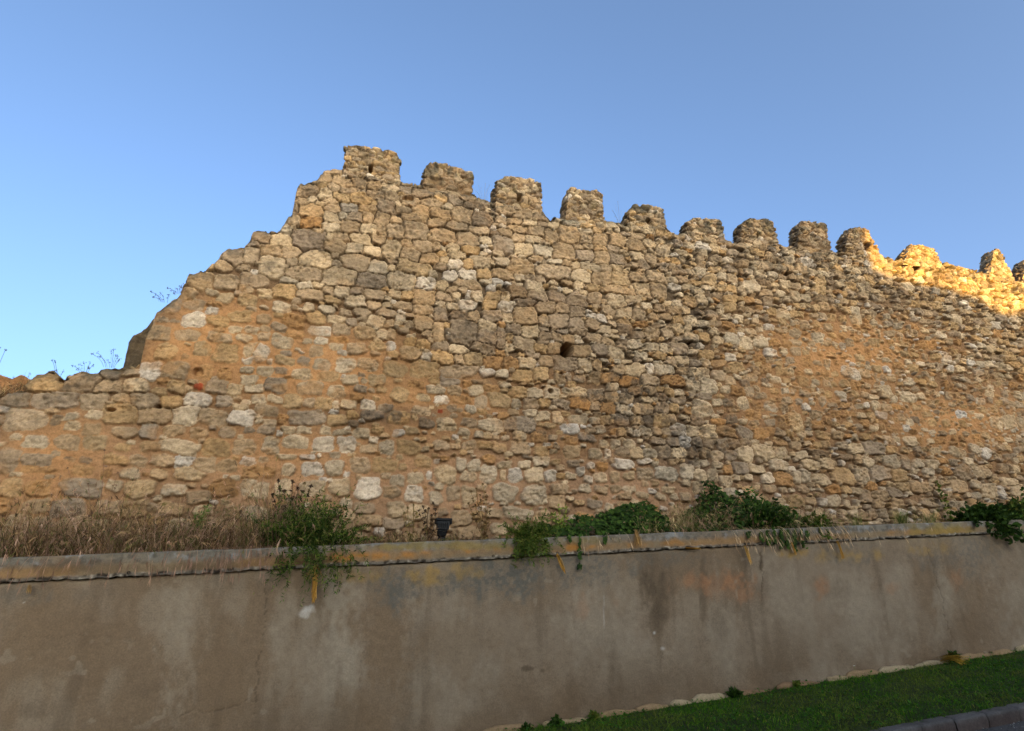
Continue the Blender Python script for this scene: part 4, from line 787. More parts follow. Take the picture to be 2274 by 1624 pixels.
# --- leafy plants
def weed(name, label, cat, px, py, Y, seed, n_stem, height, spread, cols, leaf=(.05, .008), per=26, lean=(0, -.1), droop=.25, stemcol=((70, 84, 36), (96, 92, 50)), shape='lance', group=None, base_z=None, hang=0.0, mat=None, rot=None, upw=.35, taper_h=True):
    """bushy weed: many stems from one foot with leaves all along them"""
    p = at(px, py, Y); z = base_z if base_z is not None else (float(soilz(np.array([p[0]]), np.array([Y]))[0]) - .01 if Y > YC + .2 else float(bandz(p[0])) - .01)
    foot = np.array([p[0], Y, z]); root = empty(name, foot); tag(root, label, cat, group)
    S = Leaves(seed); r = S.r; L = Leaves(seed + 500); mat = mat or M_LEAF
    B = foot + np.stack([r.normal(0, spread * .16, n_stem), r.normal(0, spread * .07, n_stem), np.zeros(n_stem)], 1)
    side = r.normal(lean[0], 1, n_stem); D = np.stack([side * spread / height * .62, r.normal(lean[1], .22, n_stem), np.ones(n_stem)], 1)
    H = height * r.uniform(.5, 1.08, n_stem) * (1 - .28 * np.clip(np.abs(side) - .3, 0, 1) if taper_h else 1)
    dr = np.abs(r.normal(droop, .15, n_stem))
    if hang:
        k = r.random(n_stem) < hang; D[k, 1] = -np.abs(r.normal(.9, .3, k.sum())); D[k, 2] = r.uniform(.1, .6, k.sum()); dr[k] = r.uniform(.9, 1.5, k.sum()); H[k] *= .6
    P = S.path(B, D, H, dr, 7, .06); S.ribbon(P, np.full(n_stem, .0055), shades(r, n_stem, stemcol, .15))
    t = r.uniform(.12, 1.0, (n_stem, per)); i = np.clip((t * 7).astype(int), 0, 6); f = (t * 7 - i)[..., None]
    a = np.arange(n_stem)[:, None]; Q = P[a, i] * (1 - f) + P[a, i + 1] * f; sd = unit(P[a, i + 1] - P[a, i])
    Q = Q.reshape(-1, 3); sd = sd.reshape(-1, 3); n = len(Q)
    d = sd * upw + r.normal(0, .55, (n, 3)); d[:, 2] += .1
    ln = leaf[0] * r.uniform(.45, 1.3, n); L.leaf(Q + r.normal(0, .006, Q.shape), d, ln, leaf[1] / leaf[0] * ln * 2, shades(r, n, cols, .24), shape)
    S.link('stems', M_DRY, root); L.link('foliage', mat, root); return root
weed('bush', 'large feathery green weed spilling over the coping left of the floodlight', 'bush', 692, 1205, 6.62, 31, 250, .74, 1.1, GREEN_F + GREEN_D[:2], (.045, .005), 46, (0, -.1), .3, hang=.3)
weed('bush', 'dense dark green lower growth in the feathery bush left of the floodlight', 'bush', 655, 1208, 6.7, 32, 90, .42, .6, GREEN_D, (.04, .009), 40, (0, -.2), .35)
weed('bush', 'green tufted plant hanging over the coping right of the floodlight', 'bush', 1172, 1196, 6.55, 33, 190, .46, .56, GREEN_F, (.04, .005), 40, (0, -.2), .5, hang=.55)
weed('bush', 'broad leaved dark green bush at the right edge of the ledge', 'bush', 2185, 1163, 6.66, 34, 190, .42, 1.0, GREEN_D, (.07, .022), 26, (0, -.3), .45, shape='oval', hang=.14)
weed('shrub', 'low bright green shrub beside the brambles at the right of the ledge', 'shrub', 1815, 1178, 6.6, 35, 90, .3, .5, GREEN_F, (.04, .011), 30, (.1, -.2), .4, hang=.25)
weed('weed', 'small light green sprig growing above the dry grass at the left', 'weed', 440, 1180, 7.15, 36, 22, .72, .1, [(92, 112, 48), (78, 104, 42), (112, 122, 60)], (.04, .006), 40, (0, 0), .15)
weed('weed', 'slender yellow green weed standing between the hanging tuft and the ivy', 'weed', 1247, 1192, 6.85, 37, 7, .58, .1, [(120, 128, 52), (96, 116, 46), (140, 138, 66)], (.05, .011), 24, (-.3, 0), .15)
weed('sapling', 'young sapling with narrow leaves rising above the ivy at the right', 'sapling', 1690, 1150, 6.9, 38, 14, .92, .55, [(60, 92, 34), (74, 104, 40), (52, 80, 30)], (.075, .014), 15, (.05, 0), .3, upw=.1)
weed('bush', 'dark green bush under the sapling, leaning to the right', 'bush', 1700, 1185, 6.68, 39, 190, .52, .8, GREEN_D, (.055, .016), 28, (.35, -.25), .45, shape='oval', hang=.04)
weed('bush', 'small green bush at the far right foot of the stone wall', 'bush', 2262, 1160, 6.9, 40, 80, .5, .5, GREEN_F + GREEN_D, (.055, .016), 24, (0, -.2), .4, shape='oval')

def grass_tuft(label, px, py, Y, seed, n, height, spread, cols, lean=0.0, group='green grass tufts on the ledge', heads=.1, z=None, name='grass_tuft', cat='grass tuft', width=.005):
    p = at(px, py, Y); zz = z if z is not None else float(soilz(np.array([p[0]]), np.array([Y]))[0]) - .01
    L = Leaves(seed); r = L.r
    B = np.array([p[0], Y, zz]) + np.stack([r.normal(0, spread * .3, n), r.normal(0, spread * .12, n), np.zeros(n)], 1)
    D = np.stack([r.normal(lean, .45, n), r.normal(-.1, .25, n), np.ones(n)], 1); P = L.path(B, D, height * r.uniform(.5, 1.1, n), r.uniform(.1, .6, n), 5, .05)
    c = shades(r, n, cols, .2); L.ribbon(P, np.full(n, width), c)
    k = r.random(n) < heads; m = int(k.sum())
    if m:
        tip = P[k, -1]; pd = unit(P[k, -1] - P[k, -2])
        for j in range(6): L.ribbon(L.path(tip - pd * .03, pd + r.normal(0, .25, (m, 3)), r.uniform(.02, .05, m), np.full(m, .3), 2), np.full(m, .004), c[k])
    o = L.link(name, M_LEAF); return tag(o, label, cat, group)
GT = [(104, 116, 58), (88, 106, 48), (130, 128, 72), (150, 136, 84)]
grass_tuft('upright green grass tuft just right of the low shrub', 1903, 1172, 7.0, 51, 90, .3, .16, GT)
grass_tuft('thick green grass tuft leaning against the wall, with dry stems', 2003, 1165, 7.05, 52, 160, .34, .2, GT + [(70, 84, 36)])
grass_tuft('yellowish grass tuft left of the vine at the right', 2062, 1162, 6.9, 53, 140, .3, .26, GT + STRAW[:2], .2)
grass_tuft('tall green and straw grass tuft between the two ivy clumps', 1520, 1188, 6.75, 54, 170, .46, .34, GT + STRAW[:3], 0, 'green grass tufts on the ledge', .3)
grass_tuft('wheat like grass tuft in front of the first ivy clump', 1440, 1190, 6.6, 55, 70, .3, .26, GT + STRAW[:3], .1, 'green grass tufts on the ledge', .5)

def ivy(label, spans, seed, trail=(), cols=GREEN_D, leafsize=.05):
    """creeping mat of heart shaped leaves: spans of (x0, x1, height above the ledge at the back, leaf count)"""
    pts = [(lx(a), lx(b), h, n) for a, b, h, n in spans]
    xm = (pts[0][0] + pts[-1][1]) / 2
    root = empty('ivy', (xm, 6.8, float(bandz(xm)))); tag(root, label, 'ivy', 'ivy clumps on the ledge')
    L = Leaves(seed); r = L.r; S = Leaves(seed + 300)
    for x0, x1, h, n in pts:
        X = r.uniform(x0, x1, n); v = r.random(n) ** .8; bump = .55 + .6 * vn(X * 3.2, X * 0, seed)
        e = np.minimum(X - x0, x1 - X) / (x1 - x0); hz = h * bump * np.clip(e * 6, .45, 1)
        Y = YC + .1 + (YW - YC - .16) * (v ** 1.3) * r.uniform(.75, 1, n) + r.normal(0, .02, n); Z = bandz(X) + hz * v ** .8 + r.normal(0, .012, n) + .01
        B = np.stack([X, Y, Z], 1); d = np.stack([r.normal(0, .6, n), r.uniform(-1, -.1, n), r.normal(-.35, .35, n)], 1)
        up = np.stack([r.normal(0, .25, n), r.normal(-.75, .25, n), r.normal(.8, .25, n)], 1)
        ln = leafsize * r.uniform(.55, 1.25, n); L.leaf(B, d, ln, ln * .95, shades(r, n, cols, .25), 'heart', .18, up)
        m = n // 14; Bs = np.stack([r.uniform(x0, x1, m), np.full(m, 6.9), bandz(r.uniform(x0, x1, m))], 1)
        S.ribbon(S.path(Bs, np.stack([r.normal(0, .6, m), r.normal(-.5, .4, m), np.ones(m)], 1), r.uniform(.5, 1.0, m) * h, np.full(m, .4), 4), np.full(m, .006), shades(r, m, [(70, 60, 36), (60, 66, 30)]))
    for px, y0, y1, n in trail:                              # strands hanging over the coping
        a = at(px, y0, YC - .02); b = at(px + 3, y1, YC - .03); t = r.random(n)
        B = a + (b - a) * t[:, None] + r.normal(0, .012, (n, 3)); B[:, 1] = YC - .02 - .02 * r.random(n)
        ln = leafsize * .75 * r.uniform(.5, 1.1, n); T = Leaves(seed + n); T.leaf(B, np.stack([r.normal(0, .5, n), np.full(n, -.3), np.full(n, -1.0)], 1), ln, ln * .9, shades(r, n, cols, .25), 'heart', .18, np.tile([0, -1., .4], (n, 1)))
        T.ribbon(np.linspace(a, b, 6)[None] + r.normal(0, .004, (1, 6, 3)), np.full(1, .005), shades(r, 1, [(70, 60, 36)]), False); T.link('trailing_strand', M_LEAF, root)
    L.link('foliage', M_LEAF, root); S.link('stems', M_DRY, root); return root
ivy('low dark ivy with trailing strands, right of the slender yellow green weed', [(1205, 1290, .2, 330), (1270, 1370, .24, 420)], 61, [(1285, 1185, 1262, 40), (1340, 1178, 1205, 20), (1263, 1190, 1200, 12)])
ivy('rounded dark green ivy mound in the middle of the ledge', [(1350, 1420, .42, 620), (1390, 1490, .44, 760), (1470, 1590, .24, 420)], 62)
ivy('tall dark ivy mass under the sapling, climbing the stone wall', [(1550, 1640, .5, 620), (1600, 1720, .62, 1000), (1690, 1790, .44, 720), (1640, 1760, .2, 300)], 63, [(1688, 1180, 1200, 40), (1703, 1179, 1208, 60), (1718, 1179, 1204, 60), (1733, 1178, 1214, 80), (1747, 1178, 1210, 70), (1762, 1177, 1216, 70), (1776, 1177, 1204, 46), (1660, 1182, 1192, 24), (1790, 1177, 1194, 26)])

def vine():
    p = at(2112, 1172, 7.25); root = empty('vine', (p[0], 7.25, p[2])); tag(root, 'thin green vine climbing the stone wall at the right', 'vine')
    S = Leaves(71); L = Leaves(72); r = L.r
    pts = np.array([at(x, y, 7.24) for x, y in [(2118, 1172), (2108, 1150), (2102, 1128), (2092, 1108), (2084, 1090), (2080, 1070)]])
    S.ribbon(pts[None], np.full(1, .009), shades(r, 1, [(70, 66, 36)]), False)
    n = 170; t = r.random(n) ** 1.5 * 4.99; i = t.astype(int); B = pts[i] + (pts[i + 1] - pts[i]) * (t - i)[:, None] + r.normal(0, .045, (n, 3)) * np.array([1, .3, 1]) * (1.2 - t / 6)[:, None]
    B[:, 1] = np.minimum(B[:, 1], 7.24); ln = .05 * r.uniform(.5, 1.2, n)
    L.leaf(B, np.stack([r.normal(0, .7, n), r.uniform(-1, -.2, n), r.normal(-.1, .5, n)], 1), ln, ln * .6, shades(r, n, GREEN_F, .25), 'oval')
    S.link('stems', M_DRY, root); L.link('foliage', M_LEAF, root)
vine()

# --- dead stalks with dark seed heads
def stalk(label, px, py, Y, tops, seed, col, head, name='dead_stalk', cat='dead plant', group='dead stalks on the ledge', leaves=0, th=.007):
    p = at(px, py, Y); foot = np.array([p[0], Y, float(soilz(np.array([p[0]]), np.array([Y]))[0]) - .01]); root = empty(name, foot); tag(root, label, cat, group)
    r = np.random.default_rng(seed)
    for x, y in tops:
        S = Leaves(r.integers(1e6)); Hd = Leaves(r.integers(1e6))
        e = at(x, y, Y - .02 + r.normal(0, .03)); m = (foot + e) / 2 + r.normal(0, .02, 3)
        t = np.linspace(0, 1, 8)[:, None]; P = (1 - t) ** 2 * foot + 2 * t * (1 - t) * m + t ** 2 * e
        S.ribbon(P[None], np.full(1, th), shades(r, 1, col, .1), False); S.ribbon(P[None], np.full(1, th), shades(r, 1, col, .1), False)
        n = leaves; tt = r.integers(1, 7, n)
        if n:
            ln = r.uniform(.02, .05, n); S.leaf(P[tt], r.normal(0, 1, (n, 3)) + [0, -.2, .1], ln, ln * .5, shades(r, n, col, .25), 'oval', .5)
        k = 22; d = unit(r.normal(0, 1, (k, 3)) + [0, -.2, .5]); ln = head * r.uniform(.6, 1.2, k)
        Hd.leaf(np.tile(e, (k, 1)), d, ln, ln * .6, shades(r, k, col, .25), 'oval', .5)
        S.link('stem', M_DRY, root); Hd.link('seed_head', M_DRY, root)
    return root
DK = [(62, 46, 34), (78, 58, 40), (50, 38, 28)]
stalk('dark dead thistle stalks rising at the left of the feathery bush', 640, 1195, 6.95, [(618, 1068), (650, 1070), (632, 1092), (662, 1086), (672, 1092), (606, 1100), (648, 1108), (690, 1080)], 81, DK, .026, leaves=36)
stalk('pale dead thistle heads on thin stems above the feathery bush', 690, 1195, 6.9, [(676, 1074), (702, 1100), (720, 1092), (686, 1090)], 82, [(130, 108, 72), (104, 84, 54), (150, 130, 88)], .022)
stalk('tall brown dead stalk with drooping leaves right of the floodlight', 1078, 1195, 6.9, [(1046, 1092), (1058, 1086), (1072, 1076), (1080, 1110), (1066, 1100), (1088, 1128), (1040, 1118)], 83, [(112, 86, 54), (92, 70, 44), (130, 104, 64)], .018, leaves=30)
stalk('short brown dead stalks just left of the floodlight', 955, 1195, 6.95, [(952, 1130), (962, 1118), (940, 1126), (930, 1135), (968, 1132), (958, 1145)], 84, DK + [(120, 90, 56)], .02, leaves=18)
stalk('small dry weed with yellowish heads left of the short dead stalks', 915, 1196, 6.9, [(905, 1128), (918, 1122), (897, 1140), (925, 1140)], 85, [(130, 110, 62), (106, 90, 50)], .018, leaves=10)
stalk('thin red brown bare stems at the far left among the dry grass', 215, 1210, 6.8, [(150, 1040), (196, 1075), (232, 1000), (255, 1085), (262, 1050)], 86, [(96, 70, 54), (110, 84, 64)], .012, leaves=4, th=.004)
stalk('fine dry stems against the wall left of the sapling', 1610, 1180, 7.1, [(1590, 1062), (1606, 1075), (1622, 1070), (1578, 1085)], 87, [(120, 100, 76), (100, 82, 62)], .012, leaves=3, th=.004)

# --- weeds growing on top of the old wall, against the sky
def top_weed(label, px, py, stems, seed, col=((62, 62, 44), (84, 76, 52), (54, 52, 40)), head=.013, th=.0035, name='wall_weed', Y=YW + .12, leaves=6):
    foot = at(px, py, Y); root = empty(name, foot); tag(root, label, 'weed', 'weeds on top of the old wall')
    r = np.random.default_rng(seed)
    for x, y in stems:
        S = Leaves(r.integers(1e6)); Hd = Leaves(r.integers(1e6))
        e = at(x, y, Y + r.normal(0, .02)); f = foot + np.array([(e[0] - foot[0]) * .35, 0, -.03]); m = (f + e) / 2 + np.array([(f[0] - e[0]) * .25, 0, .03])
        t = np.linspace(0, 1, 8)[:, None]; P = (1 - t) ** 2 * f + 2 * t * (1 - t) * m + t ** 2 * e
        for _ in range(2): S.ribbon(P[None], np.full(1, th), shades(r, 1, col, .1), False)
        k = 8; ln = head * r.uniform(.6, 1.3, k)
        Hd.leaf(np.tile(e, (k, 1)) + r.normal(0, head * .6, (k, 3)), r.normal(0, 1, (k, 3)), ln, ln * .6, shades(r, k, col, .25), 'oval', .4)
        if leaves:
            i = r.integers(3, 8, leaves); ln = head * r.uniform(.8, 1.8, leaves); S.leaf(P[i] + r.normal(0, .003, (leaves, 3)), r.normal(0, 1, (leaves, 3)), ln, ln * .4, shades(r, leaves, col, .25), 'lance', .4)
        S.link('stem', M_DRY, root); Hd.link('seed_head', M_DRY, root)
    return root
top_weed('branching weed against the sky beside the smooth mortar end', 250, 812, [(204, 786), (216, 784), (222, 793), (246, 780), (252, 778), (257, 789), (238, 800), (262, 792), (266, 800)], 91)
top_weed('low leafy weed on the low wall left of the branching weed', 190, 828, [(162, 812), (172, 818), (186, 806), (200, 806), (206, 812), (178, 810), (196, 816)], 92)
top_weed('single arching grass stalk on the low wall', 132, 838, [(116, 801), (122, 804), (140, 826), (126, 822)], 93, leaves=2, th=.004)
top_weed('thin weeds on the broken slope of the wall', 372, 668, [(336, 648), (340, 660), (346, 655), (357, 652), (352, 665), (374, 656)], 94)
top_weed('thin weeds higher on the broken slope, with a red tinge', 398, 648, [(372, 640), (381, 645), (392, 642), (400, 636), (408, 634), (386, 652)], 95, ((92, 62, 46), (70, 60, 44)))
top_weed('bare twiggy grass between the second and third merlons', 1074, 440, [(1062, 412), (1068, 418), (1078, 408), (1082, 420), (1087, 412), (1056, 424), (1091, 425)], 96, ((120, 112, 104), (104, 96, 88)), .006, .003, leaves=0)
top_weed('bare twigs at the left foot of the fifth merlon', 1376, 490, [(1366, 455), (1372, 448), (1360, 468), (1380, 470), (1365, 480)], 97, ((120, 112, 104), (104, 96, 88)), .006, .003, leaves=0)
top_weed('grass stalk leaning into view from the left end of the low wall', -30, 872, [(0, 773), (12, 777), (-6, 770), (-20, 790)], 98, leaves=2, th=.004)
grass_tuft('dry grass tuft on the low wall beside the boulder', 62, 868, YW + .15, 99, 110, .26, .3, DRYBR + STRAW[:2], 0, 'weeds on top of the old wall', .35, float(at(62, 868, YW + .15)[2]) - .02, width=.004)
grass_tuft('dry grass tuft at the very left end of the low wall', 8, 875, YW + .15, 100, 130, .24, .34, DRYBR + STRAW[:2], 0, 'weeds on top of the old wall', .35, float(at(8, 875, YW + .15)[2]) - .02, width=.004)

# --- straw tufts stuck in the weep holes
def straw(label, hx, hy, ex, ey, seed, n, wid, col=((176, 128, 52), (196, 150, 70), (150, 106, 44)), crown=0):
    a = at(hx, hy, YC - .02); b = at(ex, ey, YC - .05)
    L = Leaves(seed); r = L.r; t = np.linspace(0, 1, 6)
    A = a + r.normal(0, .006, (n, 3)); d = b - a; ln = np.linalg.norm(d)
    e = a + d * r.uniform(.7, 1.05, (n, 1)) + r.normal(0, wid, (n, 3)) * np.array([1, .5, .6]); e[:, 1] = np.minimum(e[:, 1], YC - .012)
    bulge = r.normal(0, wid * 1.4, (n, 3)) * np.array([1, .4, .5]); bulge[:, 1] = -np.abs(bulge[:, 1]) - .01
    P = A[:, None] * (1 - t)[None, :, None] + e[:, None] * t[None, :, None] + bulge[:, None] * (4 * t * (1 - t))[None, :, None] * .5
    L.ribbon(P, np.full(n, .0035), shades(r, n, col, .2), False)
    if crown:
        k = crown; D = np.stack([r.normal(0, .9, k), r.uniform(-.8, -.1, k), r.normal(-.2, .5, k)], 1); L.ribbon(L.path(np.tile(a, (k, 1)), D, r.uniform(.05, .12, k), np.full(k, .9), 4), np.full(k, .007), shades(r, k, [(140, 104, 52), (110, 80, 44), (164, 126, 66)]))
    o = L.link('straw_tuft', M_DRY); return tag(o, label, 'straw tuft', 'straw tufts hanging from the weep holes')
straw('long straw tail hanging below the feathery bush', 700, 1256, 696, 1338, 111, 60, .012, crown=46)
straw('straw tuft hanging right of the hanging green tuft', 1237, 1232, 1254, 1272, 112, 55, .010)
straw('fine straw hank on the coping below the rounded ivy mound', 1412, 1178, 1418, 1210, 113, 60, .022, ((160, 120, 66), (180, 140, 84)))
straw('straw bundle lying along the crack below the grass tuft', 1523, 1217, 1556, 1219, 114, 50, .008)
straw('straw tuft with pale awns below the tall ivy mass', 1654, 1214, 1668, 1252, 115, 50, .010, ((176, 134, 66), (196, 156, 92)))
straw('small straw tuft below the right end of the tall ivy', 1757, 1204, 1768, 1232, 116, 34, .008)
straw('straw tuft at the right below the low shrub', 1859, 1202, 1873, 1240, 117, 45, .009)
straw('tiny brown straw tuft at the far left under the coping', 66, 1300, 62, 1318, 118, 26, .010, ((120, 92, 56), (140, 108, 64)))

# --- lawn
def lawn():
    L = Leaves(131); r = L.r
    def strip(n, x0, x1, hgt):
        X = r.uniform(x0, x1, n); Y = r.uniform(YK + .04, YR - .02, n)
        B = np.stack([X, Y, lawnz(X, Y) - .005], 1); patch = fbm(X * 2.2, Y * 2.2, 3, 133)
        H = hgt * r.uniform(.5, 1.3, n) * (.6 + .8 * patch)
        D = np.stack([r.normal(0, .55, n), r.normal(0, .55, n), np.ones(n)], 1)
        c = shades(r, n, [(54, 94, 12), (70, 108, 16), (44, 80, 10), (94, 120, 26), (124, 116, 56)], .22, [.3, .28, .26, .13, .03]); c *= (.7 + .6 * patch)[:, None]; br = sst(.56, .68, fbm(X * 1.6, Y * 2.4, 3, 137))[:, None] * .3; c = c * (1 - br) + lin((112, 98, 52)) * br
        L.ribbon(L.path(B, D, H, r.uniform(.1, .7, n), 3), r.uniform(.0035, .007, n), c)
    strip(48000, .2, 9.6, .052); strip(5000, .2, 9.6, .085); strip(6000, 9.6, 14, .055); strip(2500, 14, 18.5, .055); strip(5000, -7, .2, .055)
    n = 5200; X = r.uniform(.2, 9.6, n); Y = r.uniform(YK + .04, YR - .03, n); cl = fbm(X * 3, Y * 3, 3, 135); k = cl > .5; X, Y = X[k], Y[k]; n = len(X)
    B = np.stack([X, Y, lawnz(X, Y) + r.uniform(.005, .04, n)], 1); ln = r.uniform(.015, .034, n)          # clover and plantain leaves
    L.leaf(B, np.stack([r.normal(0, 1, n), r.normal(0, 1, n), r.normal(.1, .3, n)], 1), ln, ln * .8, shades(r, n, [(42, 78, 16), (54, 92, 22), (36, 64, 16)], .2), 'oval', .2, np.tile([0, -.3, 1.], (n, 1)) + r.normal(0, .3, (n, 3)))
    o = L.link('lawn', M_LEAF); tag(o, 'short green grass between the kerb and the retaining wall', kind='stuff')
lawn()
def foot_weed(label, px, py, seed, n, h, cols=GREEN_D, leaf=(.05, .014)):
    p = at(px, py, YR - .08); weed('weed', label, 'weed', px, py, YR - .08, seed, n, h * .62, h * .5, cols, leaf, 12, (0, -.2), .3, group='weeds along the foot of the retaining wall', base_z=float(groundz(p[0])) + .01)
foot_weed('small weed at the lower end of the lawn edge', 1166, 1622, 141, 8, .1)
foot_weed('dark sprig by the retaining wall near the bottom edge', 1234, 1602, 142, 8, .13)
foot_weed('wispy weed by the retaining wall, next up from the dark sprig', 1318, 1588, 143, 9, .13, GREEN_F)
foot_weed('low spreading weed under the middle of the retaining wall', 1632, 1540, 144, 14, .12, GREEN_D, (.07, .016))
foot_weed('small grassy weed beside a pale footing stone', 1768, 1515, 145, 9, .1, GREEN_F)
foot_weed('dark upright weed beside the yellow straw on the lawn edge', 2118, 1470, 146, 12, .22, GREEN_D, (.07, .018))
def fallen_straw():
    L = Leaves(151); r = L.r; n = 60; a = at(2090, 1470, YR - .12); b = at(2142, 1478, YR - .32)
    a[2] = float(lawnz(a[0], a[1])) + .06; b[2] = float(lawnz(b[0], b[1])) + .05
    t = np.linspace(0, 1, 6); A = a + r.normal(0, .02, (n, 3)); E = b + r.normal(0, .03, (n, 3))
    P = A[:, None] * (1 - t)[None, :, None] + E[:, None] * t[None, :, None]; P[..., 2] += .03 * np.sin(t * 3.1) + r.normal(0, .008, (n, 1)); L.ribbon(P, np.full(n, .006), shades(r, n, [(176, 136, 44), (150, 116, 40)], .2), False)
    tag(L.link('straw_tuft', M_DRY), 'yellow straw lying on the lawn against the retaining wall', 'straw tuft')
fallen_straw()
def daisies():
    spots = [(2186, 1502), (2194, 1505), (2183, 1508), (2193, 1512), (2211, 1502), (2216, 1507), (1897, 1473 + 6)]
    proto = None
    r = np.random.default_rng(161)
    for x, y in spots:
        d = None
        for Y in np.linspace(6.45, 4.95, 60):            # where the sight line meets the lawn
            p = at(x, y, Y)
            if p[2] - float(lawnz(np.array(p[0]), np.array(Y))) < .055 and d is None: d = p
        if d is None: d = at(x, y, 5.7)
        if proto is None:
            root = empty('daisy', d - np.array([0, 0, .05])); L = Leaves(162); n = 9; a = np.linspace(0, 6.28, n, endpoint=False)
            L.leaf(np.tile(d, (n, 1)), np.stack([np.cos(a), np.sin(a), np.full(n, .15)], 1), np.full(n, .014), np.full(n, .008), np.tile([.75, .75, .7], (n, 1)), 'oval', .1, np.tile([0, 0, 1.], (n, 1)))
            S = Leaves(163); S.ribbon(np.linspace(d - np.array([0, 0, .05]), d, 3)[None], np.full(1, .003), shades(S.r, 1, GREEN_F), False)
            L.link('petals', M_LEAF, root); S.link('stem', M_DRY, root); proto = root; o = root
        else:
            o = proto.copy(); C.objects.link(o); o.location = tuple(d - np.array([0, 0, .05])); o.rotation_euler.z = r.uniform(0, 6)
            for ch in proto.children:
                c = ch.copy(); C.objects.link(c); c.parent = o
        tag(o, 'tiny white daisy in the lawn near the kerb', 'flower', 'white daisies in the lawn')
daisies()

# ------------------------------------------------------------------ floodlight standing on the ledge, seen from behind and below
def floodlight():
    Y = 6.82; c = at(985, 1174, Y); k = np.linalg.norm(at(986, 1174, Y) - c)
    root = empty('floodlight', (c[0], Y, float(bandz(c[0])))); tag(root, 'small black floodlight on the ledge tilted up at the old wall', 'floodlight')
    def add(name, bm_boxes, mat, bevel, parent=root):
        V, F = join(bm_boxes); o = mesh_np(name, V, [F], mat, parent, None, False)
        m = o.modifiers.new('bevel', 'BEVEL'); m.width = bevel; m.segments = 3; return o
    def frus(x0, x1, z0, z1, xs0, xs1, y0, y1, yb0, yb1):
        V = np.array([[xs0, yb0, z0], [xs1, yb0, z0], [xs0, yb1, z0], [xs1, yb1, z0], [x0, y0, z1], [x1, y0, z1], [x0, y1, z1], [x1, y1, z1]])
        return V, np.array([[0, 2, 3, 1], [4, 5, 7, 6], [0, 1, 5, 4], [2, 6, 7, 3], [0, 4, 6, 2], [1, 3, 7, 5]])
    X = lambda px: c[0] + (px - 985) * k
    Z = lambda py: c[2] + (1174 - py) * k
    # rim of the lamp face, seen edge on, with short cheeks
    add('rim', [box(X(967), X(1003), Y - .035, Y + .10, Z(1158), Z(1152))], M_BLACK, .008)
    add('cheek', [box(X(967.3), X(970.5), Y - .03, Y + .09, Z(1164), Z(1158.2))], M_BLACK, .004); add('cheek', [box(X(999.5), X(1002.7), Y - .03, Y + .09, Z(1164), Z(1158.2))], M_BLACK, .004)
    add('housing', [frus(X(970.8), X(999.2), Z(1177), Z(1158.3), X(969.5), X(995), Y - .03, Y + .09, Y - .055, Y + .05)], M_BLACK, .006)
    for i in range(5):
        xx = X(974 + i * 4.6); add('fin', [box(xx - .003, xx + .003, Y - .062, Y - .03, Z(1174), Z(1162))], M_BLACK, .001)
    add('gear_box', [frus(X(971), X(994), Z(1191.5), Z(1177.3), X(973), X(990), Y - .05, Y + .05, Y - .03, Y + .04)], M_BLACK, .014)
    add('bracket', [box(X(974), X(990), Y - .012, Y + .03, float(bandz(c[0])) - .03, Z(1191.8)), ], M_BLACK, .004)

# ------------------------------------------------------------------ sun, sky and the house across the street that shades the wall
SUN_EL, SUN_AZ = math.radians(8.0), math.radians(10.0)     # azimuth measured from the wall's normal towards +X
SD = np.array([math.sin(SUN_AZ) * math.cos(SUN_EL), -math.cos(SUN_AZ) * math.cos(SUN_EL), math.sin(SUN_EL)])   # towards the sun
sl = bpy.data.lights.new('sun', 'SUN'); sl.energy = 3.5; sl.angle = math.radians(.45); sl.color = (1.0, .65, .13)
so = bpy.data.objects.new('sun', sl); link(so)
from mathutils import Vector
so.rotation_euler = Vector(tuple(-SD)).to_track_quat('-Z', 'Y').to_euler()
w = bpy.data.worlds.new('World'); scene.world = w; w.use_nodes = True
wn = w.node_tree; bg = wn.nodes['Background']
sk = wn.nodes.new('ShaderNodeTexSky'); sk.sky_type = 'NISHITA'; sk.sun_disc = False
sk.sun_elevation = SUN_EL
# sky sun_rotation is clockwise from +Y
sk.sun_rotation = math.atan2(SD[0], SD[1])
sk.altitude = 0; sk.air_density = .4; sk.dust_density = 6.0; sk.ozone_density = 1.0
tn = wn.nodes.new('ShaderNodeVectorMath'); tn.operation = 'MULTIPLY'; tn.inputs[1].default_value = (.865, 1.0, 1.05)
wn.links.new(sk.outputs[0], tn.inputs[0]); wn.links.new(tn.outputs[0], bg.inputs['Color']); bg.inputs['Strength'].default_value = .15

HY = -17.0
M_HOUSE = mat_flat('ochre_plaster', (.42, .33, .22), .9, .2, (2.5, .15), .01)
M_TILE = mat_flat('roof_tiles', (.30, .13, .07), .85, .2, (9, .3), .02)
M_WOOD = mat_flat('brown_wood', (.09, .05, .03), .6)
M_GLASS = mat_flat('window_glass', (.03, .035, .04), .08, .6)
def tosun(px, py):                 # where the ray from a point of the old wall to the sun meets the house's back plane
    P = at(px, py, YW); t = (HY - P[1]) / SD[1]; return P + SD * t
def box(x0, x1, y0, y1, z0, z1):
    V = np.array([[x, y, z] for z in (z0, z1) for y in (y0, y1) for x in (x0, x1)], float)
    return V, np.array([[0, 2, 3, 1], [4, 5, 7, 6], [0, 1, 5, 4], [2, 6, 7, 3], [0, 4, 6, 2], [1, 3, 7, 5]])
def join(parts):
    V = []; F = []; o = 0
    for v, f in parts: V.append(v); F.append(f + o); o += len(v)
    return np.concatenate(V), np.concatenate(F)
E1 = tosun(1924, 545)              # corner of the tall block
prof = [tosun(x, y) for x, y in [(1944, 603), (2020, 625), (2100, 640), (2170, 665), (2225, 699), (2250, 697), (2274, 691)]]
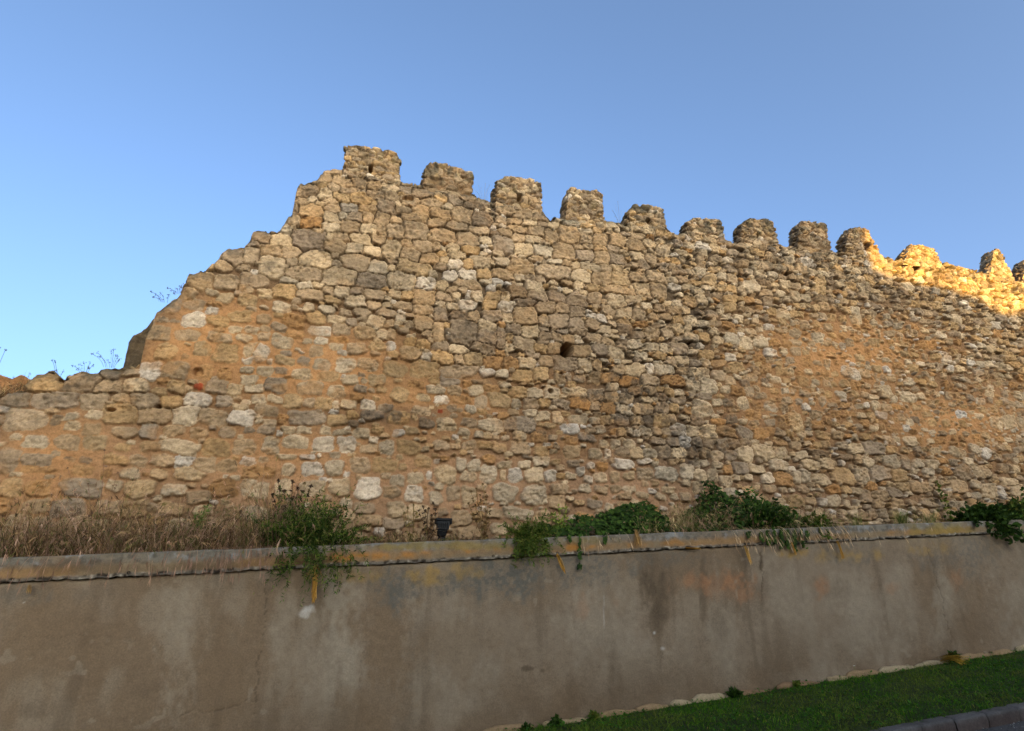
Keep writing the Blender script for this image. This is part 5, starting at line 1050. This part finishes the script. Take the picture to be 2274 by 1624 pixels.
def build_house():
    root = empty('house', (8, HY - 5, groundz(8) - .1)); tag(root, 'tall ochre house across the street behind the viewer, shading the wall', 'house')
    g0 = float(groundz(-12)) - .6; xr = float(E1[0]); ze = float(E1[2]) + .55
    xl = float(tosun(600, 380)[0]); zl = float(tosun(400, 560)[2]) + .6
    V, F = box(xl, xr, HY - 9, HY, g0, ze); mesh_np('wall', V, [F], M_HOUSE, root, smooth=False)
    V, F = box(xl - 8, xl - .003, HY - 8, HY - .1, g0, zl); mesh_np('side_wing', V, [F], M_HOUSE, root, smooth=False)
    # hipped roof
    e = .0; V = np.array([[xl - .3, HY - 9.3, ze + .003], [xr + e, HY - 9.3, ze + .003], [xr + e, HY + .3, ze + .003], [xl - .3, HY + .3, ze + .003], [xl + 4, HY - 4.5, ze + 1.2], [xr - 4, HY - 4.5, ze + 1.2]])
    F = [np.array([[0, 1, 5, 4], [2, 3, 4, 5]]), np.array([[1, 2, 5], [3, 0, 4]]), np.array([[0, 3, 2, 1]])]
    mesh_np('roof', V, F, M_TILE, root, smooth=False)
    # lower wing: its roof line runs down to the right
    pts = [(p[0], p[2]) for p in prof] + [(prof[-1][0] + 14, prof[-1][1 if 0 else 2])]
    n = len(pts); V = []
    for y in (HY - 7, HY):
        V += [[xr + .003, y, g0]] + [[xr + .003, y, pts[0][1]]] + [[p[0], y, p[1]] for p in pts] + [[pts[-1][0], y, g0]]
    V = np.array(V); m = len(V) // 2
    i = np.arange(m); q = np.stack([i, (i + 1) % m, (i + 1) % m + m, i + m], 1)
    mesh_np('wing', V, [q, np.arange(m)[None], (np.arange(m)[::-1] + m)[None]], M_HOUSE, root, smooth=False)
    for x in np.arange(xl + .7, xr - 1.2, 2.6):
        for z in (1.2, 4.2, 7.2):
            zz = float(groundz(x)) + z
            V, F = join([box(x, x + 1.1, HY + .003, HY + .06, zz, zz + .08), box(x, x + .08, HY + .003, HY + .05, zz + .083, zz + 1.5), box(x + 1.02, x + 1.1, HY + .003, HY + .05, zz + .083, zz + 1.5), box(x, x + 1.1, HY + .003, HY + .05, zz + 1.503, zz + 1.58)])
            wdw = mesh_np('window', V, [F], M_WOOD, root, smooth=False)
            V, F = box(x + .083, x + 1.017, HY + .003, HY + .02, zz + .083, zz + 1.5); mesh_np('pane', V, [F], M_GLASS, wdw, smooth=False)
build_house()
floodlight()

cd = bpy.data.cameras.new('camera'); cam = bpy.data.objects.new('camera', cd); link(cam)
cam.location = (0, 0, CAMH); cam.rotation_euler = (math.radians(90) + PITCH, 0, -YAW)
cd.sensor_width = 36; cd.lens = FOC / 2274 * 36; cd.clip_start = .05; cd.clip_end = 3000
scene.camera = cam
scene.render.engine = 'CYCLES'; scene.cycles.max_bounces = 6; scene.cycles.use_denoising = True
vs = scene.view_settings; vs.view_transform = 'Standard'; vs.look = 'None'; vs.gamma = 1.0
vs.exposure = 2.27
scene.render.resolution_x = 1024; scene.render.resolution_y = 731
